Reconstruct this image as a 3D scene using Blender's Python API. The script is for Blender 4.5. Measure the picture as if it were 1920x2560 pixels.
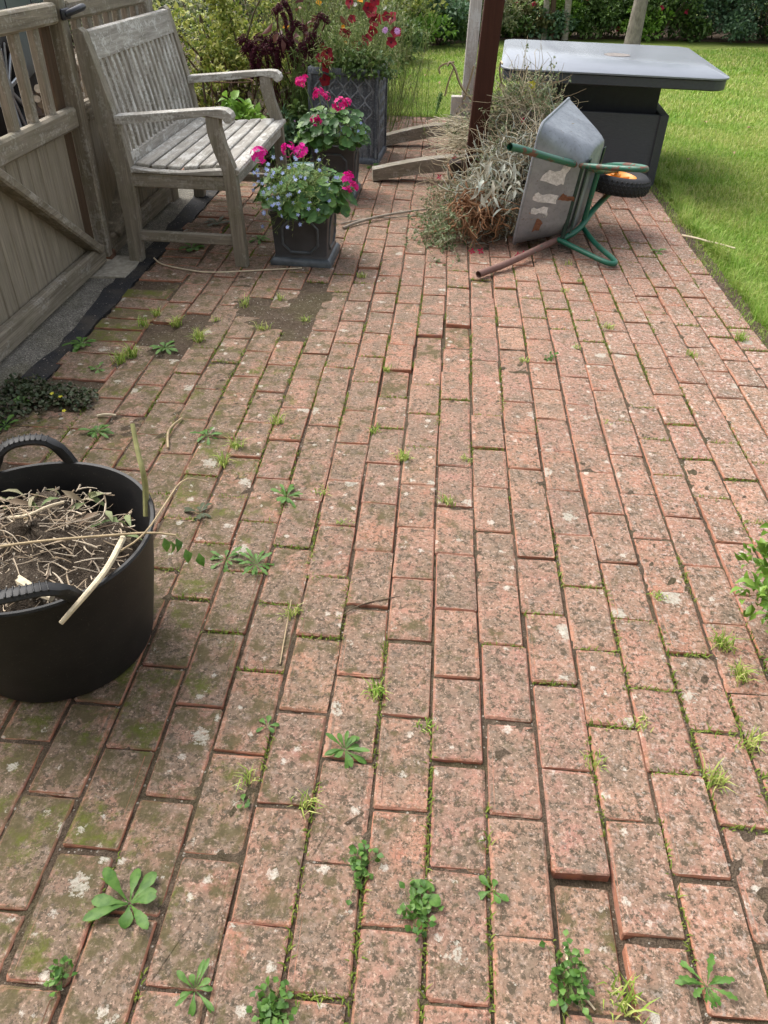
import bpy, bmesh, math, random
import numpy as np
from mathutils import Vector, Matrix

for o in list(bpy.data.objects):
    bpy.data.objects.remove(o)
scene = bpy.context.scene
COL = scene.collection
R = random.Random(7)
NR = np.random.default_rng(11)

# ------------------------------------------------------------------ camera
H, PITCH, ROLL, YAW, FPX = 1.3464, 0.6653, -0.0316, -0.0593, 1863.15
FW = np.array([math.sin(YAW) * math.cos(PITCH), math.cos(YAW) * math.cos(PITCH), -math.sin(PITCH)])
_r = np.cross(FW, [0, 0, 1]); _r /= np.linalg.norm(_r)
_d = np.cross(FW, _r)
RT = _r * math.cos(ROLL) + _d * math.sin(ROLL)
DN = -_r * math.sin(ROLL) + _d * math.cos(ROLL)
cd = bpy.data.cameras.new('camera'); cam = bpy.data.objects.new('camera', cd); COL.objects.link(cam)
cd.sensor_fit = 'HORIZONTAL'; cd.sensor_width = 36.0; cd.lens = 36.0 * FPX / 1920.0
cd.clip_start = 0.02; cd.clip_end = 2000
m = Matrix.Identity(4)
for i in range(3):
    m[i][0] = RT[i]; m[i][1] = -DN[i]; m[i][2] = -FW[i]
m[2][3] = H
cam.matrix_world = m
scene.camera = cam

# ------------------------------------------------------------------ light
world = bpy.data.worlds.new('World'); scene.world = world; world.use_nodes = True
wn = world.node_tree.nodes; wl = world.node_tree.links
bg = wn['Background']
sky = wn.new('ShaderNodeTexSky'); sky.sky_type = 'NISHITA'; sky.sun_disc = False
SUN_EL, SUN_AZ = math.radians(52), math.radians(-55)
sky.sun_elevation = SUN_EL; sky.sun_rotation = SUN_AZ
sky.air_density = 1.0; sky.dust_density = 4.0; sky.ozone_density = 1.0
hs = wn.new('ShaderNodeHueSaturation'); hs.inputs['Saturation'].default_value = 0.35
wl.new(sky.outputs[0], hs.inputs['Color']); wl.new(hs.outputs[0], bg.inputs['Color'])
bg.inputs['Strength'].default_value = 0.15
sd = bpy.data.lights.new('sun', 'SUN'); so = bpy.data.objects.new('sun', sd); COL.objects.link(so)
sd.energy = 1.1; sd.angle = math.radians(45); sd.color = (1.0, 0.96, 0.9)
sv = Vector((math.sin(SUN_AZ) * math.cos(SUN_EL), math.cos(SUN_AZ) * math.cos(SUN_EL), math.sin(SUN_EL)))
so.rotation_euler = sv.to_track_quat('Z', 'Y').to_euler(); so.location = (0, 0, 6)
scene.view_settings.view_transform = 'Standard'; scene.view_settings.look = 'None'
scene.view_settings.gamma = 1.0; scene.view_settings.exposure = 1.2
scene.render.engine = 'CYCLES'

# ------------------------------------------------------------------ pixel helpers (photo pixel -> point on a known plane)
def ray(u, v): return FW + RT * (u - 960) / FPX + DN * (v - 1280) / FPX
def GZ(u, v, z=0.0):
    w = ray(u, v); t = (H - z) / -w[2]; return np.array([0, 0, H]) + w * t
def GY(u, v, y):
    w = ray(u, v); return np.array([0, 0, H]) + w * (y / w[1])
def project(P):
    q = np.asarray(P, float) - np.array([0, 0, H]); z = q @ FW
    return 960 + FPX * (q @ RT) / z, 1280 + FPX * (q @ DN) / z, z

# ------------------------------------------------------------------ material helpers
class NT:
    def __init__(s, name):
        s.m = bpy.data.materials.new(name); s.m.use_nodes = True
        s.t = s.m.node_tree; s.n = s.t.nodes; s.bsdf = s.n['Principled BSDF']; s.out = s.n['Material Output']
    def new(s, t): return s.n.new(t)
    def put(s, sock, v):
        if hasattr(v, 'is_output'): s.t.links.new(v, sock)
        elif isinstance(v, (tuple, list)) and len(v) == 3 and sock.type == 'RGBA': sock.default_value = (*v, 1)
        else: sock.default_value = v
    def pos(s): return s.new('ShaderNodeNewGeometry').outputs['Position']
    def nz(s):
        x = s.new('ShaderNodeSeparateXYZ'); s.put(x.inputs[0], s.new('ShaderNodeNewGeometry').outputs['Normal']); return x.outputs[2]
    def xyz(s, v):
        x = s.new('ShaderNodeSeparateXYZ'); s.put(x.inputs[0], v); return x.outputs
    def island(s): return s.new('ShaderNodeNewGeometry').outputs['Random Per Island']
    def objrand(s): return s.new('ShaderNodeObjectInfo').outputs['Random']
    def obj(s): return s.new('ShaderNodeTexCoord').outputs['Object']
    def vmath(s, op, a, b):
        x = s.new('ShaderNodeVectorMath'); x.operation = op; s.put(x.inputs[0], a)
        if op == 'SCALE': s.put(x.inputs[3], b)
        else: s.put(x.inputs[1], b)
        return x.outputs[0]
    def math(s, op, a, b=0.0, c=None, clamp=False):
        x = s.new('ShaderNodeMath'); x.operation = op; x.use_clamp = clamp
        s.put(x.inputs[0], a); s.put(x.inputs[1], b)
        if c is not None: s.put(x.inputs[2], c)
        return x.outputs[0]
    def noise(s, vec, scale, detail=2.0, rough=0.5, dist=0.0):
        x = s.new('ShaderNodeTexNoise'); s.put(x.inputs['Vector'], vec); x.inputs['Scale'].default_value = scale
        x.inputs['Detail'].default_value = detail; x.inputs['Roughness'].default_value = rough; x.inputs['Distortion'].default_value = dist
        return x.outputs[0]
    def vor(s, vec, scale, feature='F1', rnd=1.0):
        x = s.new('ShaderNodeTexVoronoi'); x.feature = feature; s.put(x.inputs['Vector'], vec); x.inputs['Scale'].default_value = scale
        x.inputs['Randomness'].default_value = rnd
        return x.outputs
    def rng(s, v, a, b, c=0.0, d=1.0):
        x = s.new('ShaderNodeMapRange'); x.clamp = True; s.put(x.inputs[0], v)
        for i, q in enumerate((a, b, c, d)): x.inputs[i + 1].default_value = q
        return x.outputs[0]
    def ramp(s, fac, stops, mode='LINEAR'):
        x = s.new('ShaderNodeValToRGB'); s.put(x.inputs[0], fac); e = x.color_ramp.elements; x.color_ramp.interpolation = mode
        while len(e) < len(stops): e.new(0.5)
        for k, (p, c) in zip(e, stops): k.position = p; k.color = (*c, 1)
        return x.outputs[0]
    def mix(s, fac, a, b, blend='MIX'):
        x = s.new('ShaderNodeMix'); x.data_type = 'RGBA'; x.blend_type = blend; x.clamp_factor = True
        s.put(x.inputs[0], fac); s.put(x.inputs[6], a); s.put(x.inputs[7], b); return x.outputs[2]
    def bump(s, h, strength=0.3, dist=0.01):
        x = s.new('ShaderNodeBump'); x.inputs['Strength'].default_value = strength; x.inputs['Distance'].default_value = dist
        s.put(x.inputs['Height'], h); s.put(s.bsdf.inputs['Normal'], x.outputs[0])
    def set(s, **k):
        for a, v in k.items():
            s.put(s.bsdf.inputs[{'color': 'Base Color', 'rough': 'Roughness', 'metal': 'Metallic', 'spec': 'Specular IOR Level', 'coat': 'Coat Weight', 'sheen': 'Sheen Weight'}[a]], v)
        return s
    def translucent(s, col, fac):
        t = s.new('ShaderNodeBsdfTranslucent'); s.put(t.inputs[0], col)
        x = s.new('ShaderNodeMixShader'); x.inputs[0].default_value = fac
        s.t.links.new(s.bsdf.outputs[0], x.inputs[1]); s.t.links.new(t.outputs[0], x.inputs[2]); s.t.links.new(x.outputs[0], s.out.inputs[0])

def plain(name, c, rough=0.6, metal=0.0, var=0.12, scale=30, bump=0.0, spec=0.4):
    n = NT(name); p = n.obj(); k = n.noise(p, scale, 4, 0.6)
    a = tuple(x * (1 - var) for x in c); b = tuple(min(1, x * (1 + var)) for x in c)
    n.set(color=n.ramp(k, [(0.3, a), (0.7, b)]), rough=rough, metal=metal, spec=spec)
    if bump: n.bump(k, bump, 0.004)
    return n.m

def leafmat(name, cols, rough=0.55, trans=0.22, patch=None):
    n = NT(name); k = n.island()
    st = [(i / max(1, len(cols) - 1), c) for i, c in enumerate(cols)]
    c = n.ramp(k, st)
    if patch:
        q = n.noise(n.pos(), patch[0], 3); c = n.mix(n.rng(q, 0.42, 0.62), c, patch[1], 'MULTIPLY')
    n.set(color=c, rough=rough, spec=0.35); n.translucent(c, trans)
    return n.m

def wood(name, axis, light=(0.36, 0.34, 0.31), dark=(0.13, 0.12, 0.105), green=0.0, lichen=0.0, warm=None):
    n = NT(name); p = n.pos()
    sc = [55, 55, 55]; sc[axis] = 3.0
    off = n.vmath('SCALE', n.vmath('ADD', (0.3, 0.7, 0.9), (0, 0, 0)), n.math('MULTIPLY', n.objrand(), 9.0))
    g = n.vmath('ADD', n.vmath('MULTIPLY', p, tuple(sc)), off)
    g1 = n.noise(g, 1.0, 5, 0.65, 0.4); 
    sc2 = [220, 220, 220]; sc2[axis] = 8.0
    g2 = n.noise(n.vmath('MULTIPLY', p, tuple(sc2)), 1.0, 3, 0.6)
    blot = n.noise(p, 7, 4, 0.6)
    c = n.ramp(g1, [(0.28, dark), (0.5, tuple((a + b) / 2 for a, b in zip(light, dark))), (0.72, light)])
    c = n.mix(n.rng(g2, 0.35, 0.75, 0, 0.55), c, tuple(x * 0.55 for x in dark))
    c = n.mix(n.rng(blot, 0.45, 0.7, 0, 0.55), c, tuple(x * 0.62 for x in light))
    c = n.mix(n.math('MULTIPLY', n.objrand(), 0.3), c, tuple(x * 0.6 for x in light))
    if warm: c = n.mix(n.rng(n.noise(p, 11, 3), 0.45, 0.7, 0, 0.7), c, warm)
    if green:
        gm = n.math('MULTIPLY', n.rng(n.noise(p, 9, 4, 0.65), 0.45, 0.7), green)
        c = n.mix(gm, c, (0.10, 0.105, 0.035))
    if lichen:
        sl = [14, 14, 14]; sl[axis] = 6
        q1 = n.noise(n.vmath('ADD', n.vmath('MULTIPLY', p, tuple(sl)), off), 1.0, 6, 0.72, 0.3); q2 = n.noise(p, 85, 3, 0.6)
        lm = n.rng(n.math('ADD', q1, n.math('MULTIPLY', n.math('SUBTRACT', q2, 0.5), 0.5)), 0.56 - 0.07 * lichen, 0.635 - 0.06 * lichen)
        c = n.mix(n.math('MULTIPLY', lm, lichen), c, (0.60, 0.59, 0.55))
    n.set(color=c, rough=0.82, spec=0.25)
    n.bump(n.math('ADD', g1, n.math('MULTIPLY', g2, 0.6)), 0.45, 0.004)
    return n.m

# ------------------------------------------------------------------ mesh helpers
def link(o, parent=None):
    COL.objects.link(o)
    if parent: o.parent = parent
    return o

def tag(o, label=None, cat=None, group=None, kind=None):
    if label: o['label'] = label
    if cat: o['category'] = cat
    if group: o['group'] = group
    if kind: o['kind'] = kind
    return o

def thing(name, label, cat, loc=(0, 0, 0), group=None):
    o = bpy.data.objects.new(name, None); o.empty_display_size = 0.05; o.location = loc
    link(o); tag(o, label, cat, group)
    return o

def npmesh(name, V, F, mat, smooth=False):
    V = np.ascontiguousarray(V, dtype=np.float32); F = np.ascontiguousarray(F, dtype=np.int32)
    me = bpy.data.meshes.new(name); k = F.shape[1]
    me.vertices.add(len(V)); me.vertices.foreach_set('co', V.ravel())
    me.loops.add(F.size); me.loops.foreach_set('vertex_index', F.ravel())
    me.polygons.add(len(F)); me.polygons.foreach_set('loop_start', np.arange(0, F.size, k, dtype=np.int32))
    me.update(calc_edges=True)
    if smooth: me.polygons.foreach_set('use_smooth', np.ones(len(F), bool))
    me.materials.append(mat); me.validate()
    return me

class G:
    """collects shapes in world coordinates, then becomes ONE mesh object"""
    def __init__(s): s.v = []; s.f = []
    def add(s, V, F):
        b = len(s.v); s.v += [tuple(map(float, x)) for x in V]; s.f += [tuple(b + i for i in q) for q in F]; return s
    def loft(s, rings, closed=True, cap0=True, cap1=True):
        n = len(rings[0]); b = len(s.v)
        for r in rings: s.v += [tuple(map(float, x)) for x in r]
        for i in range(len(rings) - 1):
            for j in range(n if closed else n - 1):
                k = (j + 1) % n
                s.f.append((b + i * n + j, b + i * n + k, b + (i + 1) * n + k, b + (i + 1) * n + j))
        if cap0: s.f.append(tuple(b + j for j in range(n))[::-1])
        if cap1: s.f.append(tuple(b + (len(rings) - 1) * n + j for j in range(n)))
        return s
    def beam(s, a, b, w, h, up=(0, 0, 1), c=0.004):
        a = Vector(a); b = Vector(b); d = (b - a).normalized(); up = Vector(up)
        x = d.cross(up).normalized(); y = x.cross(d).normalized()
        c = min(c, w * 0.4, h * 0.4)
        def ring(p, k):
            hw, hh = w / 2 - k, h / 2 - k; q = max(c - k * 0.5, c * 0.3)
            pts = [(-hw + q, -hh), (hw - q, -hh), (hw, -hh + q), (hw, hh - q), (hw - q, hh), (-hw + q, hh), (-hw, hh - q), (-hw, -hh + q)]
            return [p + x * u + y * v for u, v in pts]
        return s.loft([ring(a, c * 0.8), ring(a + d * c, 0), ring(b - d * c, 0), ring(b, c * 0.8)])
    def box(s, lo, hi, c=0.004):
        lo = Vector(lo); hi = Vector(hi); m = (lo + hi) / 2; e = hi - lo
        ax = max(range(3), key=lambda i: e[i]); a = m.copy(); b = m.copy(); a[ax] = lo[ax]; b[ax] = hi[ax]
        if ax == 2: return s.beam(a, b, e[0], e[1], (0, 1, 0), c)
        if ax == 1: return s.beam(a, b, e[0], e[2], (0, 0, 1), c)
        return s.beam(a, b, e[1], e[2], (0, 0, 1), c)
    def tube(s, pts, r, n=8, cap=True):
        pts = [Vector(p) for p in pts]; rs = r if isinstance(r, (list, tuple)) else [r] * len(pts)
        t = (pts[1] - pts[0]).normalized(); ref = Vector((0, 0, 1)) if abs(t.z) < 0.9 else Vector((1, 0, 0))
        x = t.cross(ref).normalized(); rings = []
        for i, p in enumerate(pts):
            t = (pts[min(i + 1, len(pts) - 1)] - pts[max(i - 1, 0)])
            if t.length < 1e-9: t = Vector((0, 0, 1))
            t.normalize(); x = (x - t * x.dot(t)); x = x.normalized() if x.length > 1e-6 else t.orthogonal().normalized(); y = t.cross(x)
            rings.append([p + (x * math.cos(2 * math.pi * j / n) + y * math.sin(2 * math.pi * j / n)) * rs[i] for j in range(n)])
        return s.loft(rings, True, cap, cap)
    def ring(s, pts, r, n=6):
        """closed tube loop"""
        pts = [Vector(p) for p in pts]; N = len(pts); b = len(s.v); x = None
        for i, p in enumerate(pts):
            t = (pts[(i + 1) % N] - pts[i - 1]).normalized()
            if x is None: x = t.orthogonal().normalized()
            x = (x - t * x.dot(t)).normalized(); y = t.cross(x)
            s.v += [tuple(p + (x * math.cos(2 * math.pi * j / n) + y * math.sin(2 * math.pi * j / n)) * r) for j in range(n)]
        for i in range(N):
            for j in range(n):
                k = (j + 1) % n; i2 = (i + 1) % N
                s.f.append((b + i * n + j, b + i * n + k, b + i2 * n + k, b + i2 * n + j))
        return s
    def prism(s, poly, axis, a, b):
        """2-D outline extruded from a to b along axis; outline in the two other axes in order"""
        oth = [i for i in range(3) if i != axis]; r = []
        for q in (a, b):
            L = []
            for u, v in poly:
                p = [0, 0, 0]; p[axis] = q; p[oth[0]] = u; p[oth[1]] = v; L.append(p)
            r.append(L)
        return s.loft(r)
    def lathe(s, prof, M=None, n=32):
        """profile (r,z) spun round z, matrix M applied"""
        M = M or Matrix.Identity(4); rings = []
        for r, z in prof:
            rings.append([M @ Vector((r * math.cos(2 * math.pi * j / n), r * math.sin(2 * math.pi * j / n), z)) for j in range(n)])
        return s.loft(rings, True, False, False)
    def mesh(s, name, mat, smooth=False, bevel=0.0, fix=True):
        me = bpy.data.meshes.new(name); me.from_pydata(s.v, [], s.f)
        bm = bmesh.new(); bm.from_mesh(me)
        if fix: bmesh.ops.recalc_face_normals(bm, faces=bm.faces)
        if bevel:
            ed = [e for e in bm.edges if len(e.link_faces) == 2 and e.calc_face_angle(0) > 0.6]
            bmesh.ops.bevel(bm, geom=ed, offset=bevel, segments=2, affect='EDGES', profile=0.7)
        bm.to_mesh(me); bm.free()
        if smooth:
            for p in me.polygons: p.use_smooth = True
            try: me.set_sharp_from_angle(angle=math.radians(40))
            except Exception: pass
        me.materials.append(mat)
        return me
    def obj(s, name, mat, parent=None, smooth=False, bevel=0.0):
        return place(name, s.mesh(name, mat, smooth, bevel), parent)

def place(name, me, parent=None):
    """object whose mesh is in world coordinates; origin moved to the parent's or the mesh's base"""
    o = bpy.data.objects.new(name, me)
    if parent:
        link(o, parent); pl = parent
        base = Vector((0, 0, 0))
        while pl: base += pl.location; pl = pl.parent
        me.transform(Matrix.Translation(-base))
    else:
        co = np.empty(len(me.vertices) * 3, np.float32); me.vertices.foreach_get('co', co); co = co.reshape(-1, 3)
        b = Vector(((co[:, 0].min() + co[:, 0].max()) / 2, (co[:, 1].min() + co[:, 1].max()) / 2, co[:, 2].min()))
        me.transform(Matrix.Translation(-b)); o.location = b; link(o)
    return o

# numpy leaves -------------------------------------------------------
def unit(a): return a / np.maximum(np.linalg.norm(a, axis=1, keepdims=True), 1e-9)
def leaves(P, D, L, W, fold=0.25, droop=0.3, N=None):
    """P base points, D directions, L lengths, W widths -> verts, quads/tris as triangles (6 verts, 6 tris a leaf)"""
    n = len(P); D = unit(D)
    if N is None: N = NR.normal(size=(n, 3)) * 0.5 + np.array([0, 0, 1.0])
    S = unit(np.cross(D, N)); U = unit(np.cross(S, D)); L = np.broadcast_to(L, n)[:, None]; W = np.broadcast_to(W, n)[:, None]
    m1 = P + D * L * 0.45 - U * 0
    l = m1 + S * W * 0.5 + U * W * fold; r = m1 - S * W * 0.5 + U * W * fold
    m2 = P + D * L * 0.75 - U * L * droop * 0.3
    l2 = m2 + S * W * 0.33 + U * W * fold * 0.6; r2 = m2 - S * W * 0.33 + U * W * fold * 0.6
    t = P + D * L - U * L * droop
    V = np.stack([P, l, m1, r, l2, m2, r2, t], 1).reshape(-1, 3)
    T = np.array([[0, 2, 1], [0, 3, 2], [1, 2, 5], [1, 5, 4], [2, 3, 6], [2, 6, 5], [4, 5, 7], [5, 6, 7]])
    F = (T[None] + 8 * np.arange(n)[:, None, None]).reshape(-1, 3)
    return V, F
def blades(P, h, w, lean, rnd=0.6):
    n = len(P); a = NR.uniform(0, 2 * np.pi, n); d = np.stack([np.cos(a), np.sin(a), np.zeros(n)], 1); s = np.stack([-np.sin(a), np.cos(a), np.zeros(n)], 1)
    h = np.broadcast_to(h, n)[:, None] * NR.uniform(1 - rnd, 1 + rnd * 0.5, (n, 1)); w = np.broadcast_to(w, n)[:, None]
    ln = lean * NR.uniform(0.2, 1.4, (n, 1)); z = np.array([0, 0, 1.0])
    m = P + z * h * 0.6 + d * h * ln * 0.35; t = P + z * h * (1 - 0.35 * ln) + d * h * ln
    V = np.stack([P - s * w / 2, P + s * w / 2, m - s * w * 0.4, m + s * w * 0.4, t], 1).reshape(-1, 3)
    T = np.array([[0, 1, 3], [0, 3, 2], [2, 3, 4]]); F = (T[None] + 5 * np.arange(n)[:, None, None]).reshape(-1, 3)
    return V, F
def stems_np(paths, r, n=3):
    """paths: (m,k,3) polylines -> thin tubes as triangles-free quads"""
    paths = np.asarray(paths); m, k, _ = paths.shape
    r = np.broadcast_to(r, m)[:, None, None]
    t = unit((paths[:, -1] - paths[:, 0])); ref = np.where(np.abs(t[:, 2:3]) < 0.9, [[0, 0, 1.0]], [[1.0, 0, 0]])
    x = unit(np.cross(t, ref)); y = np.cross(t, x)
    tap = np.linspace(1, 0.45, k)[None, :, None]
    V = np.stack([paths + (x[:, None] * math.cos(2 * math.pi * j / n) + y[:, None] * math.sin(2 * math.pi * j / n)) * r * tap for j in range(n)], 2).reshape(-1, 3)
    F = []
    for i in range(k - 1):
        for j in range(n):
            F.append([i * n + j, i * n + (j + 1) % n, (i + 1) * n + (j + 1) % n, (i + 1) * n + j])
    F = (np.array(F)[None] + (k * n) * np.arange(m)[:, None, None]).reshape(-1, 4)
    return V, F
def curly(P0, P1, bend, k=7, sag=0.0, wob=0.0):
    """curved paths from P0 to P1 with random bow"""
    P0 = np.asarray(P0, float); P1 = np.asarray(P1, float); n = len(P0); t = np.linspace(0, 1, k)[None, :, None]
    L = np.linalg.norm(P1 - P0, axis=1)[:, None, None]
    b = NR.normal(size=(n, 1, 3)) * bend * L
    p = P0[:, None] * (1 - t) + P1[:, None] * t + b * 4 * t * (1 - t)
    if wob: p = p + NR.normal(size=(n, k, 3)) * wob * L * np.sin(np.pi * t)
    p[..., 2] -= sag * (4 * t * (1 - t))[..., 0]
    return p
# ================================================================== MATERIALS
def brick_mat(name, mossy=0.0):
    n = NT(name); p0 = n.pos(); ob = n.objrand(); isl = n.island()
    rn = n.math('FRACT', n.math('ADD', n.math('MULTIPLY', ob, 7.31), n.math('MULTIPLY', isl, 3.77)))
    rn2 = n.math('FRACT', n.math('MULTIPLY', rn, 17.3))
    off = n.vmath('SCALE', n.vmath('ADD', (3.1, 7.7, 0.0), (0, 0, 0)), rn)
    p = n.vmath('ADD', p0, off); X = n.xyz(p0)
    base = n.ramp(rn, [(0.0, (0.36, 0.155, 0.10)), (0.16, (0.41, 0.205, 0.145)), (0.32, (0.33, 0.165, 0.125)), (0.48, (0.43, 0.235, 0.155)), (0.62, (0.35, 0.165, 0.135)), (0.76, (0.38, 0.21, 0.145)), (0.9, (0.31, 0.15, 0.115)), (1.0, (0.40, 0.185, 0.12))])
    raw = n.mix(n.rng(n.noise(p, 40, 3), 0.35, 0.7), base, (0.46, 0.20, 0.115))
    at_ = n.new('ShaderNodeAttribute'); at_.attribute_name = 'edge'; edge_ = at_.outputs['Fac']
    mott = n.noise(p, 22, 4, 0.65)
    c = n.mix(n.rng(mott, 0.35, 0.68, 0, 0.7), base, (0.42, 0.27, 0.185))
    c = n.mix(n.math('MULTIPLY', rn2, 0.45), c, (0.27, 0.175, 0.125))
    left = n.rng(X[0], 0.4, -0.7); near = n.rng(X[1], 2.4, 0.6); right = n.rng(X[0], 0.2, 1.2)
    # grey-brown grime in clouds, kept off the worn edges
    film = n.noise(p, 11, 5, 0.66, 0.4); film2 = n.noise(n.vmath('ADD', p0, (4, 4, 4)), 2.2, 3, 0.6)
    fth = n.math('ADD', n.math('ADD', n.math('MULTIPLY', left, 0.13), n.math('MULTIPLY', near, 0.05)), n.math('MULTIPLY', n.math('SUBTRACT', film2, 0.5), 0.35))
    worn = n.rng(n.math('ADD', edge_, n.math('MULTIPLY', n.math('SUBTRACT', n.noise(p, 55, 4, 0.7), 0.5), 1.1)), 0.45, 0.85)
    worn = n.math('MULTIPLY', worn, n.rng(n.noise(n.vmath('ADD', p, (1, 1, 1)), 7, 3, 0.6), 0.42, 0.66))
    keep = n.math('SUBTRACT', 1.0, n.math('MULTIPLY', worn, 0.85))
    fm = n.math('MULTIPLY', n.rng(n.math('ADD', film, fth), 0.42, 0.66, 0, 0.88), keep)
    c = n.mix(fm, c, n.mix(n.noise(p, 45, 3), (0.155, 0.108, 0.074), (0.225, 0.175, 0.13)))
    c = n.mix(n.math('MULTIPLY', worn, 0.7), c, raw)
    # fine pits and dark specks of uneven size
    sp = n.noise(p, 135, 4, 0.7, 0.15); clus = n.rng(n.noise(n.vmath('ADD', p, (8, 8, 3)), 16, 4, 0.65), 0.36, 0.6, 0.3, 1.0)
    c = n.mix(n.math('MULTIPLY', n.rng(sp, 0.53, 0.595, 0, 0.85), clus), c, (0.085, 0.062, 0.044))
    big_s = n.noise(n.vmath('ADD', p, (2, 8, 1)), 52, 5, 0.75, 0.2); sp1 = big_s
    c = n.mix(n.math('MULTIPLY', n.rng(n.math('ADD', big_s, n.math('MULTIPLY', near, 0.025)), 0.55, 0.60, 0, 0.88), keep), c, (0.075, 0.060, 0.040))
    ms = n.noise(n.vmath('ADD', p, (6, 3, 9)), 84, 4, 0.72, 0.1); c = n.mix(n.math('MULTIPLY', n.math('MULTIPLY', n.rng(ms, 0.56, 0.615, 0, 0.88), keep), clus), c, (0.07, 0.058, 0.040))
    sp2 = n.noise(n.vmath('ADD', p, (9, 4, 2)), 140, 4, 0.7, 0.1); c = n.mix(n.rng(sp2, 0.56, 0.64, 0, 0.7), c, (0.52, 0.37, 0.28))
    sp3 = n.noise(n.vmath('ADD', p, (5, 1, 7)), 66, 5, 0.75, 0.15); c = n.mix(n.math('MULTIPLY', n.rng(sp3, 0.535, 0.62), n.rng(right, 0.0, 1.0, 0.18, 0.8)), c, (0.53, 0.45, 0.39))
    # olive algae, strongest to the left
    al = n.noise(p, 17, 6, 0.76, 0.2)
    am = n.rng(n.math('ADD', al, n.math('ADD', n.math('MULTIPLY', n.math('MULTIPLY', left, n.rng(X[1], 4.0, 1.0, .5, 1.0)), 0.145), mossy)), 0.585, 0.69, 0, 0.85)
    c = n.mix(am, c, n.mix(n.noise(p, 90, 2), (0.075, 0.062, 0.028), (0.125, 0.105, 0.05)))
    gr = n.noise(n.vmath('ADD', p0, (2, 2, 2)), 8, 6, 0.78)
    nl = n.math('MULTIPLY', n.rng(X[0], -0.05, -0.6), n.rng(X[1], 3.6, 1.0, 0.5, 1.0))
    gm = n.rng(n.math('ADD', gr, n.math('ADD', n.math('MULTIPLY', nl, 0.15), mossy)), 0.66, 0.76, 0, 0.85)
    c = n.mix(gm, c, n.mix(n.noise(p, 160, 2), (0.06, 0.075, 0.012), (0.15, 0.16, 0.03)))
    # pale lichen blots
    wob = n.math('MULTIPLY', n.noise(p, 90, 3, 0.7), 0.30)
    v = n.vor(p, 10.5); big = n.math('LESS_THAN', n.math('ADD', v[0], n.math('MULTIPLY', n.math('SUBTRACT', n.noise(p, 60, 5, 0.75), 0.5), 0.9)), n.rng(n.xyz(v[1])[0], 0.70, 1.0, 0.0, 0.25))
    c = n.mix(n.math('MULTIPLY', big, n.rng(n.noise(p, 170, 3), 0.3, 0.6, 0.35, 0.85)), c, n.mix(n.noise(p, 220, 2), (0.55, 0.53, 0.45), (0.34, 0.31, 0.25)))
    v2 = n.vor(n.vmath('ADD', p, (1, 5, 0)), 30); w2 = n.math('MULTIPLY', n.math('SUBTRACT', n.noise(p, 150, 4, 0.75), 0.5), 1.1)
    sm = n.math('LESS_THAN', n.math('ADD', v2[0], w2), n.rng(n.xyz(v2[1])[1], 0.72, 1.0, 0.0, 0.30))
    c = n.mix(n.math('MULTIPLY', sm, n.rng(n.noise(p, 300, 2), 0.3, 0.6, 0.25, 0.75)), c, (0.60, 0.56, 0.48))
    v3 = n.vor(n.vmath('ADD', p, (7, 2, 0)), 12); dk = n.math('LESS_THAN', n.math('ADD', v3[0], wob), n.rng(n.xyz(v3[1])[2], 0.6, 1.0, 0.0, 0.33))
    c = n.mix(n.math('MULTIPLY', dk, 0.35), c, (0.12, 0.105, 0.085))
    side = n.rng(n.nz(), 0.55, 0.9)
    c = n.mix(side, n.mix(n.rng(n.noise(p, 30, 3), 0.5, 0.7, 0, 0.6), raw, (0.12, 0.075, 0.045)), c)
    n.set(color=c, rough=0.9, spec=0.2)
    hgt = n.math('ADD', n.math('MULTIPLY', sp, -0.9), n.math('ADD', n.math('MULTIPLY', mott, 0.7), n.math('MULTIPLY', sp1, -0.7)))
    n.bump(hgt, 0.7, 0.006)
    return n.m

def soil_mat(name, c1=(0.085, 0.06, 0.04), c2=(0.16, 0.12, 0.085), moss=0.0):
    n = NT(name); p = n.pos(); k = n.noise(p, 60, 5, 0.7); f = n.noise(p, 320, 3, 0.6)
    c = n.ramp(k, [(0.3, c1), (0.7, c2)]); c = n.mix(n.rng(f, 0.45, 0.65, 0, 0.6), c, tuple(x * 0.35 for x in c1))
    v = n.vor(p, 170); c = n.mix(n.math('LESS_THAN', v[0], n.rng(n.xyz(v[1])[0], 0.86, 1.0, 0, 0.5)), c, (0.42, 0.38, 0.32))
    if moss:
        q = n.noise(p, 3.1, 4, 0.7); c = n.mix(n.math('MULTIPLY', n.rng(q, 0.48, 0.6), moss), c, n.mix(n.noise(p, 200, 2), (0.06, 0.085, 0.012), (0.15, 0.18, 0.03)))
    n.set(color=c, rough=0.95, spec=0.15); n.bump(n.math('ADD', k, f), 0.9, 0.012)
    return n.m

def concrete_mat():
    n = NT('exposed_aggregate'); p = n.pos(); v = n.vor(p, 260); k = n.noise(p, 14, 4, 0.6)
    c = n.ramp(n.xyz(v[1])[0], [(0.0, (0.10, 0.095, 0.08)), (0.5, (0.22, 0.205, 0.175)), (0.85, (0.30, 0.28, 0.24)), (1.0, (0.52, 0.48, 0.40))])
    c = n.mix(n.rng(k, 0.4, 0.7, 0, 0.6), c, (0.11, 0.10, 0.08)); c = n.mix(n.rng(n.noise(p, 4, 3), 0.5, 0.7, 0, 0.35), c, (0.16, 0.15, 0.07))
    n.set(color=c, rough=0.92, spec=0.2); n.bump(v[0], 0.7, 0.006); return n.m

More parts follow.
